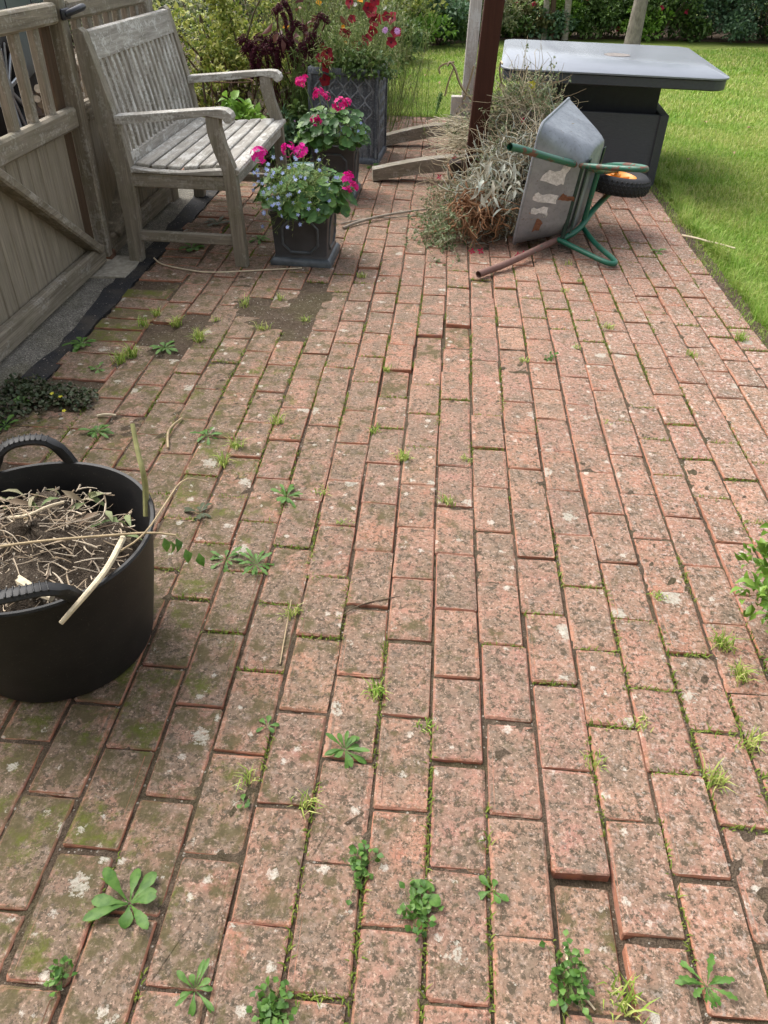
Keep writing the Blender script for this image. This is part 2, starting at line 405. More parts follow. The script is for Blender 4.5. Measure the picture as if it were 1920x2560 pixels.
def tarmac_mat():
    n = NT('black_tarmac'); p = n.pos(); k = n.noise(p, 220, 4, 0.7); v = n.vor(p, 150)
    c = n.ramp(k, [(0.35, (0.012, 0.012, 0.014)), (0.65, (0.05, 0.05, 0.053))])
    c = n.mix(n.math('LESS_THAN', v[0], n.rng(n.xyz(v[1])[1], 0.93, 1, 0, 0.5)), c, (0.35, 0.30, 0.26))
    c = n.mix(n.rng(n.noise(p, 6, 4), 0.52, 0.72, 0, 0.6), c, (0.10, 0.085, 0.065))
    n.set(color=c, rough=0.85, spec=0.3); n.bump(k, 0.8, 0.006); return n.m

def grass_ground():
    n = NT('lawn_turf'); p = n.pos(); k = n.noise(p, 1.3, 4, 0.6); f = n.noise(p, 40, 4, 0.7)
    c = n.ramp(k, [(0.35, (0.16, 0.22, 0.04)), (0.65, (0.24, 0.28, 0.07))]); c = n.mix(n.rng(f, 0.4, 0.65, 0, .7), c, (0.09, 0.14, 0.025))
    n.set(color=c, rough=0.9, spec=0.15); n.bump(f, 0.8, 0.02); return n.m

def metal_paint(name, c, rust, rustc=(0.10, 0.045, 0.03)):
    n = NT(name); p = n.pos(); k = n.noise(p, 16, 5, 0.68); f = n.noise(p, 90, 3, 0.6)
    m_ = n.rng(n.math('ADD', k, n.math('MULTIPLY', f, 0.25)), 0.80 - rust, 0.84 - rust)
    col = n.mix(n.rng(f, 0.4, 0.7, 0, 0.4), c, tuple(x * 0.6 for x in c))
    rc = n.mix(n.noise(p, 60, 3), rustc, tuple(min(1, x * 1.9) for x in rustc))
    n.set(color=n.mix(m_, col, rc), rough=n.math('ADD', n.math('MULTIPLY', m_, 0.4), 0.38), spec=0.5); n.bump(n.math('ADD', m_, f), 0.15, 0.003)
    return n.m

M = {}
M['brick'] = brick_mat('weathered_red_brick'); M['brick_moss'] = brick_mat('sunken_mossy_brick', 0.085)
M['bed'] = soil_mat('joint_soil', (0.085, 0.062, 0.043), (0.20, 0.15, 0.107), moss=0.14); M['soil'] = soil_mat('garden_soil'); M['dirt'] = soil_mat('bare_earth', (0.11, 0.075, 0.045), (0.20, 0.145, 0.095), moss=0.25)
M['concrete'] = concrete_mat(); M['tarmac'] = tarmac_mat(); M['turf'] = grass_ground()
M['grass'] = leafmat('grass_blades', [(0.16, 0.26, 0.035), (0.26, 0.38, 0.055), (0.36, 0.46, 0.09), (0.46, 0.50, 0.14), (0.58, 0.53, 0.24)], 0.6, 0.3, (1.6, (0.70, 0.90, 0.58)))
M['weed'] = leafmat('weed_leaf', [(0.06, 0.14, 0.025), (0.10, 0.21, 0.035), (0.16, 0.28, 0.06)], 0.5, 0.25, (75, (0.55, 0.68, 0.5)))
M['weed_dark'] = leafmat('dark_weed_leaf', [(0.035, 0.055, 0.024), (0.06, 0.085, 0.034), (0.085, 0.06, 0.042)], 0.5, 0.2)
M['moss'] = leafmat('moss', [(0.10, 0.15, 0.015), (0.16, 0.22, 0.03), (0.22, 0.25, 0.05)], 0.8, 0.15)
for i, a in enumerate('xyz'):
    M['gate_' + a] = wood('gate_oak_' + a, i, (0.40, 0.345, 0.265), (0.12, 0.10, 0.072), green=0.26, lichen=0.25)
    M['board_' + a] = wood('gate_board_' + a, i, (0.42, 0.365, 0.28), (0.18, 0.152, 0.112), green=0.12)
    M['bench_' + a] = wood('silvered_teak_' + a, i, (0.57, 0.535, 0.475), (0.21, 0.19, 0.16), green=0.12, lichen=0.75)
    M['leg_' + a] = wood('bench_leg_teak_' + a, i, (0.40, 0.355, 0.285), (0.15, 0.13, 0.098), green=0.3, lichen=0.2)
M['stile'] = wood('brown_stile', 2, (0.15, 0.095, 0.06), (0.055, 0.035, 0.022), green=0.1)
M['sleeper'] = wood('weathered_timber', 0, (0.42, 0.37, 0.295), (0.15, 0.125, 0.095), green=0.25, lichen=0.3)
M['greypost'] = wood('flaking_grey_post', 2, (0.74, 0.69, 0.62), (0.36, 0.31, 0.26), lichen=0.7)
M['mahogany'] = wood('mahogany_stain', 2, (0.085, 0.030, 0.017), (0.04, 0.014, 0.009))

# ================================================================== GROUND
PX, X0, PL = 0.1125, 0.0528, 0.2183
lawn = G().add([(-300, -300, -0.03), (300, -300, -0.03), (300, 300, -0.03), (-300, 300, -0.03)], [(0, 1, 2, 3)]).obj('lawn', M['turf'])
tag(lawn, 'mown green lawn behind and to the right of the brick patio', 'lawn', kind='structure')

def gpx(x, y): return GZ(x * 1.15732, y * 1.15732)      # point of the overview picture -> ground
dirt_pts = [gpx(*q)[:2] for q in [(555, 668), (560, 700), (600, 692), (652, 655), (684, 640), (655, 695), (672, 672), (632, 672), (535, 655), (400, 722), (420, 700), (385, 748), (350, 742), (345, 725)]]
deep_pts = [gpx(1283, 2010)[:2]]
XL, XR, YB, YT = -1.405, 1.47, 0.05, 7.58
xs = np.arange(XL, XR + 0.001, 0.0205); ys = np.arange(YB, YT + 0.001, 0.0205)
gx, gy = np.meshgrid(xs, ys); Z = np.full(gx.shape, -0.0055) + NR.normal(size=gx.shape) * 0.0022
for q in dirt_pts:
    d = np.hypot(gx - q[0], (gy - q[1])); Z = np.maximum(Z, 0.004 + NR.normal(size=gx.shape) * 0.0036 - 0.011 * (d / 0.085) ** 2)
sunk_px = [((1283, 2010), -0.0205), ((855, 822), -0.011), ((925, 752), -0.007), ((978, 716), -0.009), ((790, 590), -0.010), ((1036, 630), -0.010), ((300, 705), -0.005), ((290, 722), -0.005), ((340, 700), -0.006), ((1410, 662), -0.008)]
for q_, dz_ in sunk_px[1:]:
    q = gpx(*q_); Z = np.where((abs(gx - q[0]) < 0.085) & (abs(gy - q[1]) < 0.14), np.minimum(Z, dz_ - 0.006), Z)
for q in deep_pts: Z = np.where((abs(gx - q[0]) < 0.07) & (abs(gy - q[1]) < 0.125), -0.0262 + NR.normal(size=gx.shape) * 0.0012, Z)
edge = gx > 1.40; Z = np.where(edge, -0.004 + NR.normal(size=gx.shape) * 0.004, Z)
nx = len(xs); ii = np.arange(len(ys) - 1)[:, None] * nx + np.arange(nx - 1)[None]
Fq = np.stack([ii, ii + 1, ii + nx + 1, ii + nx], -1).reshape(-1, 4)
patio = place('patio', npmesh('patio', np.stack([gx, gy, Z], -1).reshape(-1, 3), Fq, M['bed'], True))
tag(patio, 'worn red brick patio with mossy joints, laid in long staggered rows', 'patio', kind='structure')
POFF = Vector(patio.location)

def brick_mesh(seed, L, W, mat, name='brick'):
    r = random.Random(seed); T = 0.062; c = 0.003; g = G()
    def ring(l, w, z, cut):
        pts = []
        for sx, sy in ((1, 1), (-1, 1), (-1, -1), (1, -1)):
            a = (sx * (w / 2 - cut), sy * l / 2); b = (sx * w / 2, sy * (l / 2 - cut))
            pts += [b, a] if sx * sy > 0 else [a, b]
        return [(x + r.gauss(0, 0.0012), y + r.gauss(0, 0.0012), z + (r.gauss(0, 0.0007) if z > -0.01 else 0)) for x, y in pts]
    cut = 0.0015 + r.random() * 0.004
    g.loft([ring(L, W, -T, cut), ring(L, W, -c, cut), ring(L - 2.0 * c, W - 2.0 * c, 0, cut), ring(L - .026, W - .026, 0.0006, .003)])
    g.f = [f for f in g.f if not all(k < 8 for k in f)]
    me = g.mesh(name, mat); ca = me.attributes.new('edge', 'FLOAT', 'POINT'); ca.data.foreach_set('value', [0.0 if abs(v.co.x) < W / 2 - .010 and abs(v.co.y) < L / 2 - .010 else 1.0 for v in me.vertices]); return me
VAR = [brick_mesh(i, PL - 0.0070, PX - 0.0074, M['brick']) for i in range(10)]
VARM = [brick_mesh(50 + i, PL - 0.012, PX - 0.014, M['brick_moss']) for i in range(3)]
sunk = [(gpx(*q)[:2], dz) for q, dz in sunk_px]
spots = []
for k in range(-11, 12):
    xc = X0 + (k + 0.5) * PX
    ph = 0.10 + 0.021 * max(-7, min(6, k)) + (0.5 if k % 2 else 0.0)
    for j in range(0, 36):
        y0 = (j + ph) * PL; drift = -0.026 * min(1, max(0, (y0 - 1.2) / 1.4))
        yc = y0 + drift + PL / 2 + R.gauss(0, 0.0022)
        if yc < 0.12 or yc > 7.46: continue
        if xc > 1.36 and yc > 5.25: continue
        if xc < -0.95 and yc > 5.5: continue
        if any(abs(xc - q[0]) < PX * 0.5 and abs(yc - q[1]) < PL * 0.5 for q in dirt_pts): continue
        dz = 0.0; mossy = False
        for q, z in sunk:
            if abs(xc - q[0]) < PX * 0.5 and abs(yc - q[1]) < PL * 0.5: dz = z; mossy = True
        x = xc + R.gauss(0, 0.0012) + 0.006 * math.sin(yc * 2.3 + k * 0.15)
        spots.append((x, yc, dz + R.gauss(0, 0.0016), R.gauss(0, 0.006), mossy, False))
for j in range(0, 46):                                       # edging course, laid across, beside the gate
    yc = 0.9 + j * 0.1095
    if yc > 5.4: continue
    if any(abs(-1.29 - q[0]) < 0.09 and abs(yc - q[1]) < 0.05 for q in dirt_pts): continue
    dz = R.gauss(0, 0.003) + (-0.012 if R.random() < 0.15 else 0)
    spots.append((-1.294 + R.gauss(0, 0.008), yc, dz, math.pi / 2 + R.gauss(0, 0.02), R.random() < 0.45, True))
def score(s):
    u, v, z = project((s[0], s[1], 0)); vis = (-60 < u < 1980) and (-40 < v < 2640)
    return (1 if vis else 0) / z ** 2
spots.sort(key=score, reverse=True)
rest = []
for i, (x, y, z, rz, mossy, hdr) in enumerate(spots):
    me = R.choice(VARM) if mossy else R.choice(VAR)
    Mx = Matrix.Translation((x, y, z)) @ Matrix.Rotation(rz + (math.pi if R.random() < 0.5 else 0), 4, 'Z') @ Matrix.Rotation(R.gauss(0, 0.010), 4, 'X') @ Matrix.Rotation(R.gauss(0, 0.014), 4, 'Y')
    if i < 300:
        o = bpy.data.objects.new('brick', me); link(o, patio); o.matrix_local = Matrix.Translation(-POFF) @ Mx
    else: rest.append((me, Mx))
vv, ff, b = [], [], 0
g = G()
for me, Mx in rest:
    g.add([Mx @ v_.co for v_ in me.vertices], [tuple(p_.vertices) for p_ in me.polygons])
o = g.obj('bricks', M['brick'], patio); tag(o, kind='stuff')
ev = []
for me, Mx in rest:
    q_ = [0.0] * len(me.vertices); me.attributes['edge'].data.foreach_get('value', q_); ev += q_
o.data.attributes.new('edge', 'FLOAT', 'POINT').data.foreach_set('value', ev)

# strips beside the gate, drive beyond it, planting bed
def sheet(name, poly, z, mat, label, cat, thick=0.05, sub=0):
    g = G(); n = len(poly)
    g.loft([[(x, y, z - thick) for x, y in poly], [(x, y, z) for x, y in poly]])
    o = g.obj(name, mat); tag(o, label, cat, kind='structure'); return o
yy = np.linspace(0.2, 6.2, 70)
wb = -1.505 + 0.012 * np.sin(yy * 5) + NR.normal(size=70) * 0.006 - 0.012 * (yy - 3)
sheet('concrete_strip', [(-1.78, 0.2)] + [(x - 0.0 + 0.03, y) for x, y in zip(wb, yy)] + [(-1.78, 6.2)], -0.008, M['concrete'], 'strip of rough grey concrete running under the wooden gate', 'concrete strip')
edge_r = -1.412 + NR.normal(size=70) * 0.006
sheet('tarmac_strip', [(x, y) for x, y in zip(wb, yy)] + [(x, y) for x, y in zip(edge_r[::-1], yy[::-1])], -0.003, M['tarmac'], 'narrow black tarmac strip between the concrete and the bricks', 'tarmac strip')
drive_m = NT('drive_paving'); _p = drive_m.pos()
drive_m.set(color=drive_m.mix(drive_m.rng(drive_m.noise(_p, 18, 5, .7), .4, .65), (0.30, 0.16, 0.11), (0.20, 0.16, 0.125)), rough=0.9); drive_m.bump(drive_m.noise(_p, 60, 4), .6, .01)
sheet('driveway', [(-14, -4), (-1.79, -4), (-1.79, 6.2), (-3.2, 8.2), (-14, 10)], -0.012, drive_m.m, 'paved drive beyond the wooden gate', 'driveway')
sheet('planting_bed', [(-3.2, 8.2), (-1.8, 6.21), (-1.8, 5.55), (-0.95, 5.55), (-0.95, 7.7), (-.75, 9.5), (-.9, 12.4), (0.6, 14.0), (2.6, 14.9), (5, 15.1), (12, 14.6), (12, 20), (-12, 20), (-12, 9.8)], 0.0, M['soil'], 'dark soil of the flower borders', 'flower bed')

# unseen wall added behind the viewer to shade the surfaces that face it
hm = NT('shade_wall_grey'); _p = hm.pos(); hm.set(color=hm.mix(hm.rng(hm.noise(_p, 9, 4), .35, .65), (0.20, 0.195, 0.185), (0.26, 0.25, 0.235)), rough=.9); hm.bump(hm.noise(_p, 40, 4), .5, .01)
hw_ = thing('shade_wall', 'unseen grey wall added behind the viewer to shade the patio', 'wall', (0, -1.6, 0))
G().box((-5.5, -1.9, -.05), (6.5, -1.6, 4.6), .01).obj('shade_wall_slab', hm.m, hw_)
for x_ in (-3.2, 2.2):
    wf = G().box((x_, -1.599, .95), (x_ + 1.5, -1.56, 2.15), .006).obj('window', plain('shade_wall_frame', (0.75, 0.75, 0.73), .5) if x_ < 0 else bpy.data.materials['shade_wall_frame'], hw_)  # made-up windows on the added shade wall
    G().box((x_ + .07, -1.5595, 1.02), (x_ + 1.43, -1.552, 2.08), .002).obj('pane', plain('shade_wall_glass', (0.04, 0.05, 0.055), .06, 0, .1, 3, 0, .8) if x_ < 0 else bpy.data.materials['shade_wall_glass'], wf)
# ================================================================== GATE
GX = -1.62
def leaf_gate(name, label, y0, y1, mirror):
    t = thing(name, label, 'gate', (GX, (y0 + y1) / 2, 0))
    for z0, z1, d, nm in ((0.0, 0.10, 0.03, 'bottom_rail'), (0.605, 0.693, 0.03, 'middle_rail'), (0.995, 1.072, 0.035, 'top_rail')):
        G().box((GX - 0.045, y0, z0 + 0.004), (GX + d - 0.03, y1, z1), 0.010).obj(nm, M['gate_y'], t)
    n = int((y1 - y0) / 0.088); w = (y1 - y0) / n
    for i in range(n):
        a = y0 + i * w
        G().box((GX - 0.064 + R.gauss(0, 0.001), a + 0.0015, 0.01), (GX - 0.047, a + w - 0.0025, 0.64), 0.004).obj('board', M['board_z'], t)
    k = 0
    ybal = np.arange(y1 - 0.02 - 0.16, y0, -0.165) if not mirror else np.arange(y0 + 0.13, y1, 0.125)
    for yb in ybal:
        G().box((GX - 0.05, yb - 0.024, 0.68), (GX - 0.018, yb + 0.024, 1.01), 0.004).obj('baluster', M['gate_z'], t)
    ya, yb = (y1 - 0.14, y1 - 0.80) if not mirror else (y0 + 0.14, y0 + 0.80)
    if not mirror: G().beam((GX - 0.024, y1 - 0.06, 0.085), (GX - 0.024, y1 - 0.80, 0.625), 0.042, 0.088, (1, 0, 0.01), 0.008).obj('brace', M['gate_y'], t)
    else: G().beam((GX - 0.024, y0 + 0.06, 0.085), (GX - 0.024, y0 + 0.80, 0.625), 0.042, 0.088, (1, 0, 0.01), 0.008).obj('brace', M['gate_y'], t)
    return t
gn = leaf_gate('wooden_gate', 'weathered oak gate leaf with diagonal brace at the left edge, nearest the tub', 0.9, 3.555, False)
G().box((GX - 0.085, 3.475, 0.02), (GX - 0.046, 3.5575, 1.066), 0.002).obj('stile', M['stile'], gn)
gf = leaf_gate('wooden_gate', 'weathered oak gate leaf standing behind the bench', 3.665, 4.62, True)
G().box((GX - 0.05, 3.558, 0.03), (GX + 0.012, 3.602, 1.14), 0.004).obj('cover_strip', M['gate_z'], gf)
G().box((GX - 0.052, 3.604, 0.04), (GX - 0.004, 3.661, 1.12), 0.006).obj('stile', M['gate_z'], gf)
iron = plain('black_iron', (0.03, 0.03, 0.035), 0.45, 0.6, 0.2)
l = G().tube([(GX + 0.02, 3.585, 1.03), (GX + 0.035, 3.60, 1.035), (GX + 0.04, 3.72, 1.045), (GX + 0.036, 3.75, 1.046)], [0.011, 0.012, 0.014, 0.010], 10).box((GX + 0.0125, 3.55, 1.01), (GX + 0.024, 3.63, 1.05)).obj('latch_handle', iron, gf, True)
G().box((GX - 0.03, 3.60, -0.002), (GX + 0.004, 3.66, 0.036), 0.004).obj('drop_bolt', plain('rusty_iron', (0.13, 0.07, 0.045), 0.8, 0.1, 0.4), gf)
gp = G().box((GX - 0.11, 4.64, -0.02), (GX - 0.0, 4.75, 1.35), 0.008).obj('gate_post', M['gate_z']); tag(gp, 'square timber post at the far end of the gate behind the bench', 'gate post')
cap = G().box((GX - 0.14, 4.50, 1.08), (GX + 0.05, 4.80, 1.16), 0.01)
stone_m = plain('pale_stone', (0.36, 0.33, 0.27), 0.9, 0, 0.3, 40, 0.4)
g = G().prism([(-1.655, 3.37), (-1.475, 3.385), (-1.47, 3.52), (-1.485, 3.66), (-1.655, 3.66)], 2, -0.012, 0.004); o = g.obj('stone_slab', stone_m, bevel=0.003); tag(o, 'pale flat stone set in the ground under the gate stile', 'stone slab')

# ================================================================== BENCH
bt = thing('garden_bench', 'weathered grey teak bench with slatted back beside the gate', 'bench', (-1.24, 4.2, 0))
front = [(-.93, 0), (-.945, .36), (-.952, .46), (-.985, .55), (-1.0, .62), (-1.0, .668), (-1.062, .668), (-1.06, .60), (-1.038, .52), (-1.008, .44), (-1.003, .36), (-.99, 0)]
back = [(-1.462, 0), (-1.448, .2), (-1.44, .42), (-1.452, .55), (-1.475, .66), (-1.51, .82), (-1.545, .968), (-1.562, .982), (-1.592, .972), (-1.585, .8), (-1.555, .58), (-1.52, .42), (-1.515, .2), (-1.525, 0)]
armp = [(-1.475, .655), (-1.3, .672), (-1.1, .692), (-1.0, .700), (-.965, .697), (-.945, .683), (-.938, .665), (-.945, .648), (-.96, .642), (-.975, .648), (-.985, .662), (-1.05, .6705), (-1.2, .648), (-1.475, .618)]
BY0, BY1 = 3.595, 4.80
for ya, yb in ((BY0, BY0 + 0.058), (BY1 - 0.058, BY1)):
    G().prism(front, 1, ya, yb).obj('front_leg', M['leg_z'], bt, bevel=0.004)
    G().prism(back, 1, ya, yb).obj('back_leg', M['leg_z'], bt, bevel=0.004)
    G().prism(armp, 1, ya - 0.006, yb + 0.008).obj('arm', M['bench_x'], bt, bevel=0.004)
    G().box((-1.47, ya + 0.014, .10), (-.98, ya + 0.044, .148)).obj('stretcher', M['leg_x'], bt)
    G().box((-1.45, ya + 0.010, .355), (-1.0, ya + 0.046, .418)).obj('side_apron', M['leg_x'], bt)
    sr = [(-1.45, .440), (-1.35, .428), (-1.2, .428), (-1.08, .441), (-1.003, .447), (-1.003, .425), (-1.08, .4205), (-1.2, .4195), (-1.45, .4195)]
    G().prism(sr, 1, ya + 0.002, yb - 0.002).obj('side_rail', M['bench_x'], bt, bevel=0.002)
def lean(z):
    return float(np.interp(z, [.40, .45, .60, .75, .90, .97], [-1.476, -1.480, -1.50, -1.532, -1.565, -1.58])) + 0.024
a, b2 = BY0 + 0.056, BY1 - 0.056
G().prism([(lean(.865) - .014, .862), (lean(.865) + .014, .862), (lean(.965) + .014, .966), (lean(.965) - .012, .970)], 1, a, b2).obj('top_rail', M['bench_y'], bt, bevel=0.004)
G().prism([(lean(.42) - .016, .425), (lean(.42) + .016, .425), (lean(.49) + .016, .492), (lean(.49) - .016, .492)], 1, a, b2).obj('lower_back_rail', M['bench_y'], bt, bevel=0.003)
ns = 17
for i in range(ns):
    yc = a + 0.035 + (b2 - a - 0.07) * i / (ns - 1); zs = [.488, .56, .64, .72, .80, .868]
    g = G(); w = 0.0155
    g.loft([[(lean(z) - .007, yc - w, z), (lean(z) + .007, yc - w, z), (lean(z) + .009, yc - w * .7, z), (lean(z) + .009, yc + w * .7, z), (lean(z) + .007, yc + w, z), (lean(z) - .007, yc + w, z)] for z in zs])
    g.obj('back_slat', M['bench_z'], bt)
def seat(x): return float(np.interp(x, [-1.46, -1.35, -1.2, -1.08, -.95], [.440, .430, .430, .443, .448]))
for i in range(6):
    xc = -1.405 + i * 0.0765; w = 0.032
    dz = seat(xc + .02) - seat(xc - .02); ang = math.atan2(dz, .04)
    G().beam((xc, BY0 + 0.060, seat(xc) + 0.004), (xc, BY1 - 0.060, seat(xc) + 0.004), w * 2, 0.018, (-math.sin(ang), 0, math.cos(ang)), 0.004).obj('seat_slat', M['bench_y'], bt)
G().prism([(-.99, .425), (-.99, .449), (-.955, .453), (-.935, .448), (-.93, .437), (-.935, .426)], 1, a - 0.045, b2 + 0.045).obj('seat_nosing', M['bench_y'], bt, bevel=0.003)
G().box((-.985, a - 0.004, .365), (-.955, b2 + 0.004, .424)).obj('front_apron', M['bench_y'], bt)
G().box((-1.485, a - 0.004, .365), (-1.455, b2 + 0.004, .424)).obj('back_apron', M['leg_y'], bt)

# ================================================================== TABLE
alu = plain('anthracite_aluminium', (0.065, 0.07, 0.083), 0.42, 0.2, 0.1, 60)
n_ = NT('grey_glass_top'); _q = n_.noise(n_.pos(), 5, 4, .6); _s = n_.noise(n_.pos(), 60, 3, .6)
n_.set(color=n_.ramp(_q, [(0.3, (0.165, 0.18, 0.208)), (0.7, (0.195, 0.211, 0.24))]), rough=0.25, spec=0.75); glass_top = n_.m
n_ = NT('textured_panel'); _q = n_.noise(n_.vmath('MULTIPLY', n_.pos(), (30, 30, 900)), 1, 3, .6)
n_.set(color=n_.ramp(_q, [(0.3, (0.055, 0.06, 0.072)), (0.7, (0.095, 0.10, 0.115))]), rough=0.55, spec=0.4); n_.bump(_q, 0.25, 0.002); slatm = n_.m
TC = Vector((1.065, 6.127, 0)); tt = thing('rising_garden_table', 'dark grey metal garden table with a large glass top', 'table', TC)
TA = math.radians(-3.8); TM = Matrix.Translation(TC) @ Matrix.Rotation(TA, 4, 'Z')
def rrect(hx, hy, r, z, seg=8, M_=TM):
    out = []
    for cx, cy, a0 in ((hx - r, hy - r, 0), (-hx + r, hy - r, 90), (-hx + r, -hy + r, 180), (hx - r, -hy + r, 270)):
        for i in range(seg + 1):
            t = math.radians(a0 + 90 * i / seg); out.append(M_ @ Vector((cx + r * math.cos(t), cy + r * math.sin(t), z)))
    return out
hx, hy = 0.6975, 0.807
G().loft([rrect(hx - .02, hy - .02, .10, .608), rrect(hx - .012, hy - .012, .11, .614), rrect(hx - .012, hy - .012, .11, .662)]).obj('top_frame', alu, tt, True)
G().loft([rrect(hx - .004, hy - .004, .115, .6665), rrect(hx, hy, .12, .6685), rrect(hx, hy, .12, .6765), rrect(hx - .003, hy - .003, .117, .679)]).obj('glass_top', glass_top, tt, True)
Md = TM @ Matrix.Translation((0.10, 0.10, 0.6800))
G().lathe([(0.0, 0.0005), (0.078, 0.0005), (0.082, 0.0015), (0.089, 0.0015), (0.09, 0)], Md, 40).obj('centre_disc', plain('brushed_disc', (0.24, 0.205, 0.18), 0.5, 0.3, 0.5, 120), tt)
def tbox(nm, lo, hi, mat, c=.003):
    g = G().box(lo, hi, c); g.v = [tuple(TM @ Vector(v)) for v in g.v]; return g.obj(nm, mat, tt)
bx, by = 0.41, 0.63
for sx in (-1, 1):
    for sy in (-1, 1):
        x0, x1 = sorted((sx * bx, sx * (bx - .055))); y0, y1 = sorted((sy * by, sy * (by - .05))); tbox('leg', (x0, y0, 0), (x1, y1, .438), alu)
for sy in (-1, 1):
    y0, y1 = sorted((sy * (by - .012), sy * (by - .024))); tbox('base_panel', (-bx + .052, y0, .052), (bx - .052, y1, .436), slatm)
for sx in (-1, 1):
    x0, x1 = sorted((sx * (bx - .012), sx * (bx - .024))); tbox('base_panel', (x0, -by + .048, .052), (x1, by - .048, .436), slatm)
    x0, x1 = sorted((sx * (bx - .002), sx * (bx - .055))); tbox('base_rail', (x0, -by + .05, .400), (x1, by - .05, .4385), alu)
tbox('column', (-.345, -.50, .06), (.345, .50, .609), plain('column_black', (0.028, 0.032, 0.042), 0.45, 0.2))
# ================================================================== POTS
lead = NT('lead_grey'); _p = lead.pos(); _k = lead.noise(_p, 12, 5, .65); _f = lead.noise(_p, 80, 3, .6)
_c = lead.ramp(_k, [(.3, (0.034, 0.040, 0.050)), (.7, (0.078, 0.088, 0.104))]); _c = lead.mix(lead.rng(_f, .55, .72, 0, .6), _c, (0.30, 0.315, 0.32))
_c = lead.mix(lead.rng(lead.noise(lead.vmath('MULTIPLY', _p, (60, 60, 7)), 1, 4), .52, .72, 0, .7), _c, (0.26, 0.275, 0.285))
lead.set(color=_c, rough=.55, spec=.5); lead.bump(_f, .15, .003); LEAD = lead.m; LEADH = plain('worn_lead_highlight', (0.17, 0.18, 0.195), .5, 0, .5, 30, .1, .5)
POTM = plain('charcoal_pot', (0.05, 0.051, 0.056), .45, 0, .25, 9, 0, .45)
PLINTH = plain('scuffed_pot_plinth', (0.075, 0.088, 0.098), .42, 0, .35, 25, 0, .6)
SOILP = M['soil']
def frame_xy(cx, cy, ang):
    return Matrix.Translation((cx, cy, 0)) @ Matrix.Rotation(ang, 4, 'Z')
def sq(Mx, h, z, r=.006, hy=None): return rrect(h, hy or h, r, z, 2, Mx)
def moved(g, Mx): g.v = [tuple(Mx @ Vector(v)) for v in g.v]; return g
def panel_pot(label, cx, cy, ang, w, h):
    t = thing('square_planter', label, 'planter', (cx, cy, 0)); Mx = frame_xy(cx, cy, ang); a = w / 2
    G().loft([sq(Mx, a * .96, .026), sq(Mx, a * .92, .04), sq(Mx, a * .90, .05), sq(Mx, a * .97, h - .035), sq(Mx, a * 1.03, h - .022), sq(Mx, a * 1.03, h - .004), sq(Mx, a * 1.0, h), sq(Mx, a * .9, h), sq(Mx, a * .88, h - .03)], cap1=False).obj('body', POTM, t, True)
    G().loft([sq(Mx, a * 1.06, 0), sq(Mx, a * 1.06, .018), sq(Mx, a * .99, .032), sq(Mx, a * .94, .036)]).obj('plinth', PLINTH, t, True)
    for q in range(4):
        Mf = Mx @ Matrix.Rotation(q * math.pi / 2, 4, 'Z')
        def P(x, z):
            k = .90 + .07 * (z - .05) / (h - .085); return Mf @ Vector((x, -a * k - .0005, z))
        iw = a * .60; z0, z1 = h * .24, h * .83; c = a * .26
        loop = [P(-iw + c, z0), P(iw - c, z0), P(iw, z0 + c), P(iw, z1 - c), P(iw - c, z1), P(-iw + c, z1), P(-iw, z1 - c), P(-iw, z0 + c)]
        G().ring(loop, .0075, 6).obj('moulding', PLINTH, t, True)
    g = G(); r0 = sq(Mx, a * .885, h - .028); g.add(r0, [tuple(range(len(r0)))]); g.obj('compost', SOILP, t)
    return t
pot1 = panel_pot('charcoal square planter nearest the bench leg, with blue and pink flowers in it', -.668, 3.80, math.radians(-2), .29, .265)
pot2 = panel_pot('second charcoal square planter, half hidden behind the nearest one', -.662, 4.995, math.radians(-2), .262, .30)

